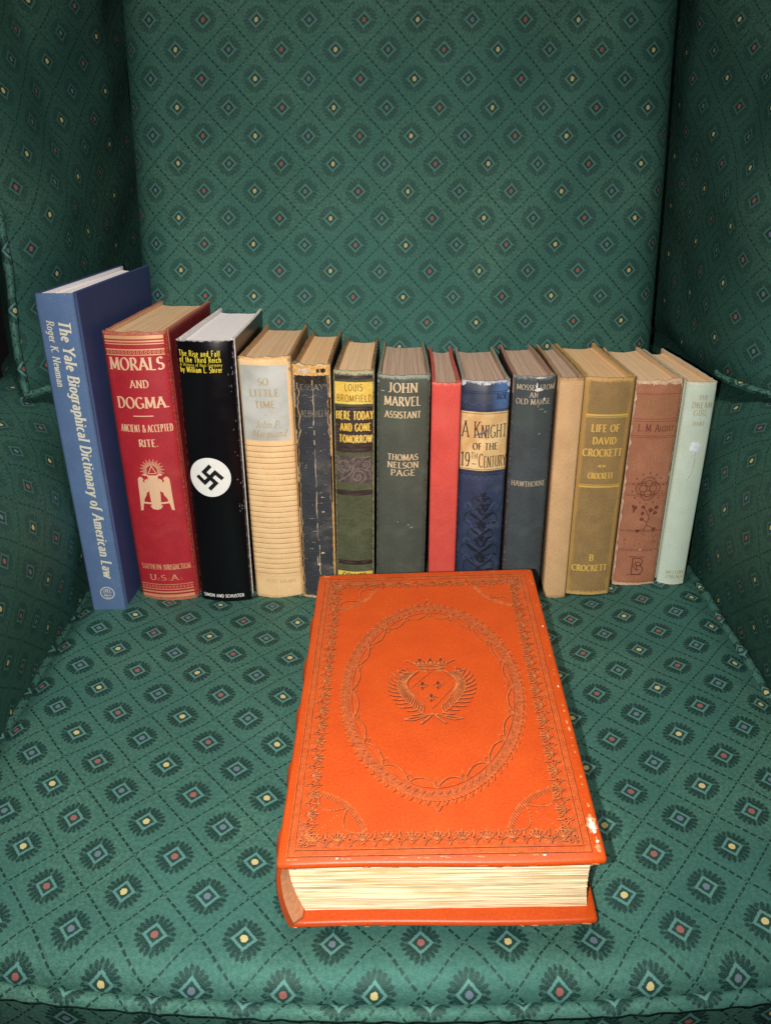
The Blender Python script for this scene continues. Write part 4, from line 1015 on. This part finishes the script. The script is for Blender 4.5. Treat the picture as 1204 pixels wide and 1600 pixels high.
# oval
CX, CY, RX, RY = .0805, .1190, .0548, .0805
def el(a, k, off=0):
    c_, s_ = math.cos(R(a)), math.sin(R(a)); pk = 1+.035*abs(s_)**8
    return (CX+(RX+off)*k*c_, CY+(RY+off)*k*s_*pk)
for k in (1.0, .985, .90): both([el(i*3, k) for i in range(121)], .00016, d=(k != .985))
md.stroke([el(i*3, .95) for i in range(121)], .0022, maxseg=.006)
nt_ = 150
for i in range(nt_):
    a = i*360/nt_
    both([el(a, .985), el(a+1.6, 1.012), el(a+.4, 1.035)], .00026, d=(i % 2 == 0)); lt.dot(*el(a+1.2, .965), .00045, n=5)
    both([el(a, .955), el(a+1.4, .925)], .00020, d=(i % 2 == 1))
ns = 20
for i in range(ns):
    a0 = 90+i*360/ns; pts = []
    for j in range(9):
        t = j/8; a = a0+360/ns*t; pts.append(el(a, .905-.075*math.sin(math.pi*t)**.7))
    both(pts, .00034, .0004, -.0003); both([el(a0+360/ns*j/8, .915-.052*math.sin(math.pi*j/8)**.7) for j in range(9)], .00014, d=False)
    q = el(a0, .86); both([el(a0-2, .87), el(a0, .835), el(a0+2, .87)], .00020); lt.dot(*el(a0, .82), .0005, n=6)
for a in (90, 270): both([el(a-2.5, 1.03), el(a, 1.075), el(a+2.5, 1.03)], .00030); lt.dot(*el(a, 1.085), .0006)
# corner sprays
for cx, cy, sx, sy in ((.0178, .0160, 1, 1), (OW-.0195, .0160, -1, 1), (.0178, OL-.019, 1, -1), (OW-.0195, OL-.019, -1, -1)):
    T = lambda a, b_: (cx+sx*a, cy+sy*b_)
    A_, B_ = (.0010, .0262), (.0250, .0022)
    arcp = []
    for i in range(25):
        t = i/24; x_ = A_[0]+(B_[0]-A_[0])*t; y_ = A_[1]+(B_[1]-A_[1])*t; o_ = .0030*math.sin(math.pi*t); arcp.append((x_+o_, y_+o_))
    for i in range(24):
        x_, y_ = arcp[i]; 
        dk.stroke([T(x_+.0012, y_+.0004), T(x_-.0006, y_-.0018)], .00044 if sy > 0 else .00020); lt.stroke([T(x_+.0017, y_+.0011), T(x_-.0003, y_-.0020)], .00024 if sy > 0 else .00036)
    for x_, y_ in arcp[::2]: lt.dot(*T(x_+.0012, y_+.0012), .0004, n=5)
    for c0, c1 in ((0, 12), (12, 24)):
        a_, b_ = arcp[c0], arcp[c1]; pts = []
        for i in range(15):
            t = i/14; o_ = -.0075*math.sin(math.pi*t)**.8; pts.append((a_[0]+(b_[0]-a_[0])*t+o_*.72, a_[1]+(b_[1]-a_[1])*t+o_*.72))
        both([T(*q) for q in pts], .00020)
        for q in pts[1:-1]: lt.stroke([T(q[0], q[1]), T(q[0]-.0008, q[1]-.0004)], .00022)
    for i in range(8): q = (.0105-.0014*i, .0120-.0014*i); (lt.dot(*T(*q), .00045, n=5) if q[0] > -.002 else None)
# crowned wreath with three lilies
ex, ey = .0805, .1165
_b, _l, _d, _m = both, lt, dk, md
class Sc:
    def __init__(s, p): s.p = p
    def T(s, x, y): return (ex+(x-ex)*(.80 if y > ey+.019 else 1.0), ey+(y-ey)*1.02+(-.0030 if y > ey+.019 else 0))
    def stroke(s, pts, *a, **k): s.p.stroke([s.T(*q) for q in pts], *a, **k)
    def dot(s, x, y, r, ry=None, n=8): s.p.dot(*s.T(x, y), r*1.15, (ry or r)*1.15, n)
    def poly(s, pts): s.p.poly([s.T(*q) for q in pts])
    def fan(s, c, pts): s.p.fan(s.T(*c), [s.T(*q) for q in pts])
lt, dk, md = Sc(lt), Sc(dk), Sc(md)
q = [(ex, ey+.0170), (ex+.0128, ey+.0030), (ex, ey-.0145), (ex-.0128, ey+.0030), (ex, ey+.0170)]
both(q, .00018)
for sg in (-1, 1):
    stem = []
    for i in range(27):
        t = i/26; a = R(-88+t*150); stem.append((ex+sg*(.0015+.0195*math.cos(a)**1 if math.cos(a) > 0 else .0015+.0195*math.cos(a)), ey-.0010+.0185*math.sin(a)))
    stem = [(ex+sg*(.001+.0200*math.sin(math.pi*(.06+t/26*.66))), ey-.0195+t/26*.0375) for t in range(27)]
    both(stem, .00028)
    for i in range(1, 26):
        x_, y_ = stem[i]; tx, ty = stem[i+1][0]-x_, stem[i+1][1]-y_; l_ = math.hypot(tx, ty); tx /= l_; ty /= l_
        for side_, ln in ((1, .0088), (-1, .0072)):
            ox, oy = -ty*side_*sg, tx*side_*sg
            if i % 2 == 0 and side_ == -1: continue
            if i < 5: ln *= .8
            P_ = [(x_+tx*ln*.75*t+ox*ln*.80*math.sin(t*1.5), y_+ty*ln*.75*t+oy*ln*.80*math.sin(t*1.5)-.0004*t) for t in (0, .3, .6, .85, 1.)]
            both(P_, .00040, .00030, -.00052)
    both([(ex, ey-.0188), (ex+sg*.008, ey-.0205), (ex+sg*.0175, ey-.0225), (ex+sg*.012, ey-.0235), (ex+sg*.004, ey-.0205)], .0004)
    both([(ex+sg*.001, ey-.0195), (ex+sg*.0035, ey-.0225), (ex+sg*.0075, ey-.0262)], .0006); dk.stroke([(ex+sg*.002, ey-.021), (ex+sg*.006, ey-.0245)], .0005)
dk.dot(ex, ey-.0190, .0016, .0010); lt.dot(ex-.0004, ey-.0188, .0008)
for dx, dy in ((-.0055, .0048), (.0040, .0050), (-.0005, -.0058)):
    fx, fy = ex+dx, ey+dy
    dk.fan((fx, fy+.0010), [(fx, fy+.0036), (fx+.0012, fy+.0014), (fx+.0006, fy-.0004), (fx-.0006, fy-.0004), (fx-.0012, fy+.0014)])
    for sg in (-1, 1): both([(fx+sg*.0004, fy-.0004), (fx+sg*.0018, fy+.0014), (fx+sg*.0032, fy+.0008), (fx+sg*.0028, fy-.0002)], .0003); both([(fx, fy-.0008), (fx+sg*.0014, fy-.0018)], .0003)
    both([(fx-.0020, fy-.0009), (fx+.0020, fy-.0009)], .0003); dk.dot(fx, fy-.0028, .0005, .0009)
cy_ = ey+.0222
for j, (hw_, v) in enumerate(((.0105, 0), (.0118, .0016), (.0132, .0030), (.0142, .0042))): both([(ex-hw_+2*hw_*i/12, cy_+v-.0014*math.sin(math.pi*i/12)+.0010) for i in range(13)], .00050 if j % 2 == 0 else .0003, d=j != 1)
for sg in (-1, 1): lt.poly([(ex+sg*.0030, cy_-.0012), (ex+sg*.0095, cy_-.0004), (ex+sg*.0080, cy_-.0030), (ex+sg*.0040, cy_-.0026)][::sg]); both([(ex+sg*.0142, cy_+.0055), (ex+sg*.0175, cy_+.0078), (ex+sg*.0200, cy_+.0080)], .0005)
for i in range(9): lt.dot(ex-.0128+.0032*i, cy_+.0056, .0008); dk.dot(ex-.0112+.0032*i, cy_+.0060, .0005)
for dx in (-.0085, 0, .0085):
    dk.dot(ex+dx, cy_+.0088, .0012, .0014); both([(ex+dx-.0024, cy_+.0068), (ex+dx-.0008, cy_+.0096), (ex+dx, cy_+.0112), (ex+dx+.0008, cy_+.0096), (ex+dx+.0024, cy_+.0068)], .0003)
lt, dk, md = _l, _d, _m
lt.build('gilt_tooling', LT, ob); dk.build('blind_tooling_and_shade', DKT, ob); md.build('tooling_ground', MID, ob)
# worn corners and chips
def scuff(name, mat, spots, off, jag=.5):
    q_ = Pen(OP, off)
    for x, y, rx, ry in spots:
        n = 15; r_ = [pr.uniform(1-jag, 1.15) for _ in range(n)]
        q_.fan((x, y), [(x+rx*math.cos(i*6.283/n)*r_[i], y+ry*math.sin(i*6.283/n)*r_[i]) for i in range(n)])
    q_.build(name, mat, ob)
edge_ = [(OW-.0034+pr.uniform(-.0004, .0006), pr.uniform(.004, OL-.01), pr.uniform(.0003, .0009), pr.uniform(.0004, .0022)) for _ in range(20)]
edge_ += [(pr.uniform(.004, OW-.006), .0032+pr.uniform(-.0005, .0004), pr.uniform(.0004, .0024), pr.uniform(.0002, .0005)) for _ in range(20)]
edge_ += [(pr.uniform(.004, OW-.006), OL-.0032, pr.uniform(.0004, .0018), .0003) for _ in range(8)]
scuff('scuffs', plain('scuffed_tan_leather', (.62, .27, .12), .8, .1, 0, .4, 700), edge_+[(OW-.0040, .0205, .0030, .0066), (OW-.0036, .0065, .0018, .0030), (.006, OL-.0034, .0030, .0009)], .00022)
scuff('chips', plain('exposed_board', (.86, .76, .64), .9, .1, 0, .2, 900), [(OW-.0038, .0190, .0017, .0038), (OW-.0042, .0222, .0011, .0016), (OW-.0036, .0160, .0010, .0014), (OW-.0032, .0100, .0008, .0012), (.030, .0032, .0007, .0005), (OW-.030, .0032, .0010, .0005), (OW-.0031, .118, .0005, .0012), (OW-.0031, .176, .0005, .0011)], .00030)
def edge_rub(name, zc, n, xr):
    mb = MB()
    for _ in range(n):
        x_ = pr.uniform(*xr); r1, r2 = pr.uniform(.0006, .0030), pr.uniform(.0002, .0006); z_ = zc+pr.uniform(-.0008, .0008)
        ps = [(x_+r1*math.cos(i*.785)*pr.uniform(.7, 1.2), -.00025+.0006*math.sin(x_*40), z_+r2*math.sin(i*.785)*pr.uniform(.7, 1.2)) for i in range(8)]
        mb.quad(ps)
    mb.build(name, WORN, ob, smooth=False, kind='stuff')
edge_rub('edge_rubbing', OT-.0017, 10, (.004, OW-.006)); edge_rub('edge_rubbing', .0016, 10, (.02, OW-.004))

# ================================================================== THE ARMCHAIR
chair = thing('wing_armchair', 'green wing armchair in diamond-pattern fabric with small coloured flowers, carrying the row of books', 'armchair', (0, 0, 0))
FS = fabric('green_diamond_seat_fabric', -.073, .240, lf=1.); FB = fabric('green_diamond_back_fabric', .018, .2699, -.05, lf=.62, ls=1., dx=.78)  # back: same cloth, pattern drawn fainter to imitate the weave's sheen
FW = fabric('green_diamond_shaded_side_fabric', .004, .010, lf=.68, ls=.9, dx=.82, mt=.66)  # arms and wings: same cloth, made more metallic to imitate their shade
XM = .010
def yfr(x): return .2150+.27*(x-XM)**2
xL, xR = -.266, .284
def crown(x, y):
    e = min(x-xL, xR-x); k = max(0, 1-e/.03)
    z = -.010*k*k
    z += .0012*math.sin(x*31+y*17)*math.sin(y*23-x*9)*min(1, e/.04)
    sm = lambda t: max(0, min(1, t))**2*(3-2*max(0, min(1, t)))
    dx_, dy_ = max(-.051-x, 0, x-.110), max(.248-y, 0, y-.490)
    z -= .0026*sm(1-math.hypot(dx_, dy_)/.028)                        # the big book sinks in
    z -= .0030*sm((y-.528)/.03)*sm(1-max(0, abs(x-.01)-.25)/.02)      # and so does the row
    z += .0009*math.sin(x*74+y*21+2*math.sin(y*19))*math.sin(y*41-x*13)
    return z
mb = MB(); rr0 = .017
prof = [(-.060, None)]
def seatp(i, j):
    x = xL+(xR-xL)*i/nx
    s_ = sl_[j]; yf_ = yfr(x)
    if s_ < 0: y, z = yf_+.002*math.sin(s_*60), -.014+s_; v = yf_+s_
    elif s_ < rr0*1.35: 
        a = s_/(rr0*1.35)*math.pi/2; y = yf_+rr0*(1-math.cos(a))*1.1; z = -.014+.014*math.sin(a); v = yf_+s_-.25*rr0
    else: y = yf_+rr0*1.1+(s_-rr0*1.35); z = 0; v = yf_+s_-.25*rr0
    if s_ >= 0: z += crown(x, y)*min(1, s_/.03)
    return (x, y, z), (x, v-.28*x*x)
sl_ = [-.075, -.05, -.03, -.015, -.004, 0, .002, .005, .009, .013, .017, .020, .02295, .03, .04, .05]+[.05+.5*k_/50 for k_ in range(1, 51)]
nx = 60
mb.grid(seatp, nx, len(sl_)-1); 
o = mb.build('seat_cushion', FS, chair)
for xs, fl_ in ((xL, True), (xR, False)):
    mb = MB()
    def sd(i, j, xs=xs): 
        y = yfr(xs)+(.55)*i/20; return (xs, y, crown(xs, y)-.09*j/3), (y, -.09*j/3)
    mb.grid(sd, 20, 3, flip=fl_); mb.build('cushion_side', FS, chair)
# piping
tube('piping', [(xL+(xR-xL)*i/120, yfr(xL+(xR-xL)*i/120)-.0022, -.0145) for i in range(121)], .0042, FS, chair)
for xs in (xL+.003, xR-.003): tube('piping', [(xs, yfr(xs)+.5*i/70, -.0075+.001*math.sin(i*.6)) for i in range(71)], .0040, FS, chair)
# seat rail and legs, below and behind the cushion
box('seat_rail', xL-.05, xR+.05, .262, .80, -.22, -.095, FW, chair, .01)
WOOD = plain('dark_wood', (.06, .025, .012), .4, .5)
for x, y in ((xL-.02, .29), (xR+.02, .29), (xL-.01, .77), (xR+.01, .77)): 
    mb = MB(); mb.grid(lambda i, j: ((x+(.022-.008*j/6)*math.cos(i*math.pi/5), y+(.022-.008*j/6)*math.sin(i*math.pi/5), -.22-.20*j/6), (i*.01, j*.03)), 10, 6, flip=True); mb.build('leg', WOOD, chair)
# backrest: padded front, rounded sides
bl, br, zt = -.2300, .2560, .66
mb = MB(); nj = 60
cols = []
n_f = 40; r_ = .032
for i in range(7): a = math.pi/2*(i/6); cols.append((bl+r_*(1-math.sin(a)), .075 if i == 0 else r_*(1-math.cos(math.pi/2-a))*1.0, i))
cols = []
for i in range(8):
    a = math.pi/2*i/7; cols.append((bl+r_-r_*math.cos(a), r_-r_*math.sin(a)))
cols = [(bl+.004, .09), (bl+.001, .05)]+cols
mid = [(bl+r_+(br-bl-2*r_)*k_/n_f, 0) for k_ in range(1, n_f)]
right = [(br-(c[0]-bl), c[1]) for c in reversed(cols)]
cols = cols+mid+right
al = [0]
for i in range(1, len(cols)): al.append(al[-1]+math.hypot(cols[i][0]-cols[i-1][0], cols[i][1]-cols[i-1][1]))
mi_ = len(cols)//2; a0 = al[mi_]; xm = cols[mi_][0]
def back(i, j):
    z = -.06+(zt+.06)*j/nj; x, dy = cols[i]
    puff = -.010*math.sin(math.pi*min(1, max(0, (x-bl)/(br-bl))))**.6+.004+.0016*math.sin(x*25+z*19)+.0009*math.sin(x*61-z*33)
    top = max(0, (z-.60)/.06); y = .660+.25*z+dy+puff*(1 if dy < .04 else 0)+.06*top**2
    return (x, y, z), (xm+al[i]-a0, z*1.0308)
mb.grid(back, len(cols)-1, nj)
mb.build('backrest', FB, chair)
box('crease_shade_sheet', bl-.06, br+.06, .945, .95, -.09, .7, plain('crease_shade_black', (.012, .012, .012), .95, .05), chair)  # added black sheet that stands in for deep shade in the backrest creases
# wings and arms, built for the left side and mirrored about the chair's middle
def X(x, sg): return XM+(x-XM)*1 if sg < 0 else 2*XM+.0035-x
def yb(z): return .66+.25*z
for sg in (-1, 1):
    # wing: control profile (x, dy from the back plane) from crease to front edge then round to the outer side
    C = [(-.2560, .125), (-.2590, .100), (-.2600, .070), (-.2600, .045), (-.2595, .022), (-.2592, .000), (-.2595, -.020), (-.2602, -.042), (-.2625, -.062), (-.2680, -.080), (-.2765, -.096), (-.2845, -.107), (-.2885, -.111), (-.2925, -.108), (-.3000, -.094), (-.3180, -.062), (-.336, -.030), (-.352, .00), (-.362, .05), (-.362, .10)]
    n1 = len(C)-1; sub = 3
    def cr(t):
        k_ = min(int(t), n1-1); f = t-k_; p0, p1, p2, p3 = C[max(k_-1, 0)], C[k_], C[k_+1], C[min(k_+2, n1)]
        h = lambda a, b, c, d: .5*(2*b+(c-a)*f+(2*a-5*b+4*c-d)*f*f+(3*b-a-3*c+d)*f**3)
        return h(p0[0], p1[0], p2[0], p3[0]), h(p0[1], p1[1], p2[1], p3[1])
    NI = n1*sub; acc = [0]; pv = cr(0)
    for i in range(1, NI+1): q = cr(i/sub); acc.append(acc[-1]+math.hypot(q[0]-pv[0], q[1]-pv[1])); pv = q
    def wing(i, j, sg=sg):
        z = .158+.52*j/44; x, dy = cr(i/sub); f = min(1, max(0, acc[i]-.06)/.09)
        x -= (.045*(z-.17)+.22*max(0, z-.3))*f; dy -= .03*f*max(0, (z-.3))
        x -= .0016*math.sin(z*26+dy*30)+.0008*math.sin(z*71-dy*50)
        if j == 0: x -= .010
        y = yb(z)+dy
        zz = z+.012*(1-f)*0
        return (X(x, sg), y, zz), (acc[i]*(1 if sg < 0 else 1)+(.006 if sg < 0 else .03), z*1.02+(.0 if sg < 0 else .012))
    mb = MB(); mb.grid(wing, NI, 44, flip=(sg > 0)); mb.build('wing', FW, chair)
    tube('piping', [Vector(wing(7*sub, 2)[0])+Vector((-.012 if sg < 0 else .012, .006, .004)), Vector(wing(8*sub-1, 1)[0])+Vector((-.004 if sg < 0 else .004, .002, 0))]+[Vector(wing(i, 1)[0])+Vector((0, -.001, -.003)) for i in range(8*sub, 12*sub+1)], .0032, FS, chair)
    ki = 12*sub
    tube('piping', [Vector(wing(ki, j)[0])+Vector((0, -.002, 0)) for j in range(1, 45)], .0034, FS, chair)
    # arm: profile (x, z) up the inner face, over the roll and down outside
    A = [(-.262, -.10), (-.262, -.03), (-.2625, .0), (-.2560, .03), (-.2500, .06), (-.2475, .085), (-.2520, .115), (-.2640, .142), (-.281, .158), (-.302, .166), (-.328, .166), (-.350, .154), (-.360, .130), (-.366, .10), (-.366, .0), (-.364, -.21)]
    acA = [0]
    for i in range(1, len(A)): acA.append(acA[-1]+math.hypot(A[i][0]-A[i-1][0], A[i][1]-A[i-1][1]))
    def arm(i, j, sg=sg):
        x, z = A[i]; y = .175+.66*j/40
        fr = max(0, 1-(y-.175)/.03); z2 = z*(1-.25*fr*fr) if z > 0 else z
        z2 += .012*max(0, min(1, (y-.45)/.15))*(1 if z > .1 else z/.1 if z > 0 else 0)*0
        x -= .0012*math.sin(y*31+z*25)
        return (X(x+.02*fr*fr*(-1 if x > -.31 else 1), sg), y, z2), (y+.004, acA[i])
    mb = MB(); mb.grid(arm, len(A)-1, 40, flip=(sg < 0)); 
    a = [arm(i, 0)[0] for i in range(len(A))]; mb.quad(a if sg < 0 else a[::-1], [(p[0], p[2]) for p in a])
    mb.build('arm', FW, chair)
# ------------------------------------------------------------------ the room behind
fm = Mat('dark_carpet', .95, .1); fm.set('Base Color', fm.mix(noise(fm.nt, fm.obj, 60, 4).step(.3, .7), (.03, .025, .022), (.06, .05, .045))); 
mb = MB(); mb.quad([(-4, -3, -.43), (4, -3, -.43), (4, 3, -.43), (-4, 3, -.43)], [(0, 0), (1, 0), (1, 1), (0, 1)]); mb.build('floor', fm.m, None, False, kind='structure')
wm = plain('dark_wall_paint', (.022, .020, .022), .9, .1)
mb = MB(); mb.quad([(-4, 1.7, -.43), (4, 1.7, -.43), (4, 1.7, 2.2), (-4, 1.7, 2.2)], [(0, 0), (1, 0), (1, 1), (0, 1)]); mb.build('wall', wm, None, False, kind='structure')
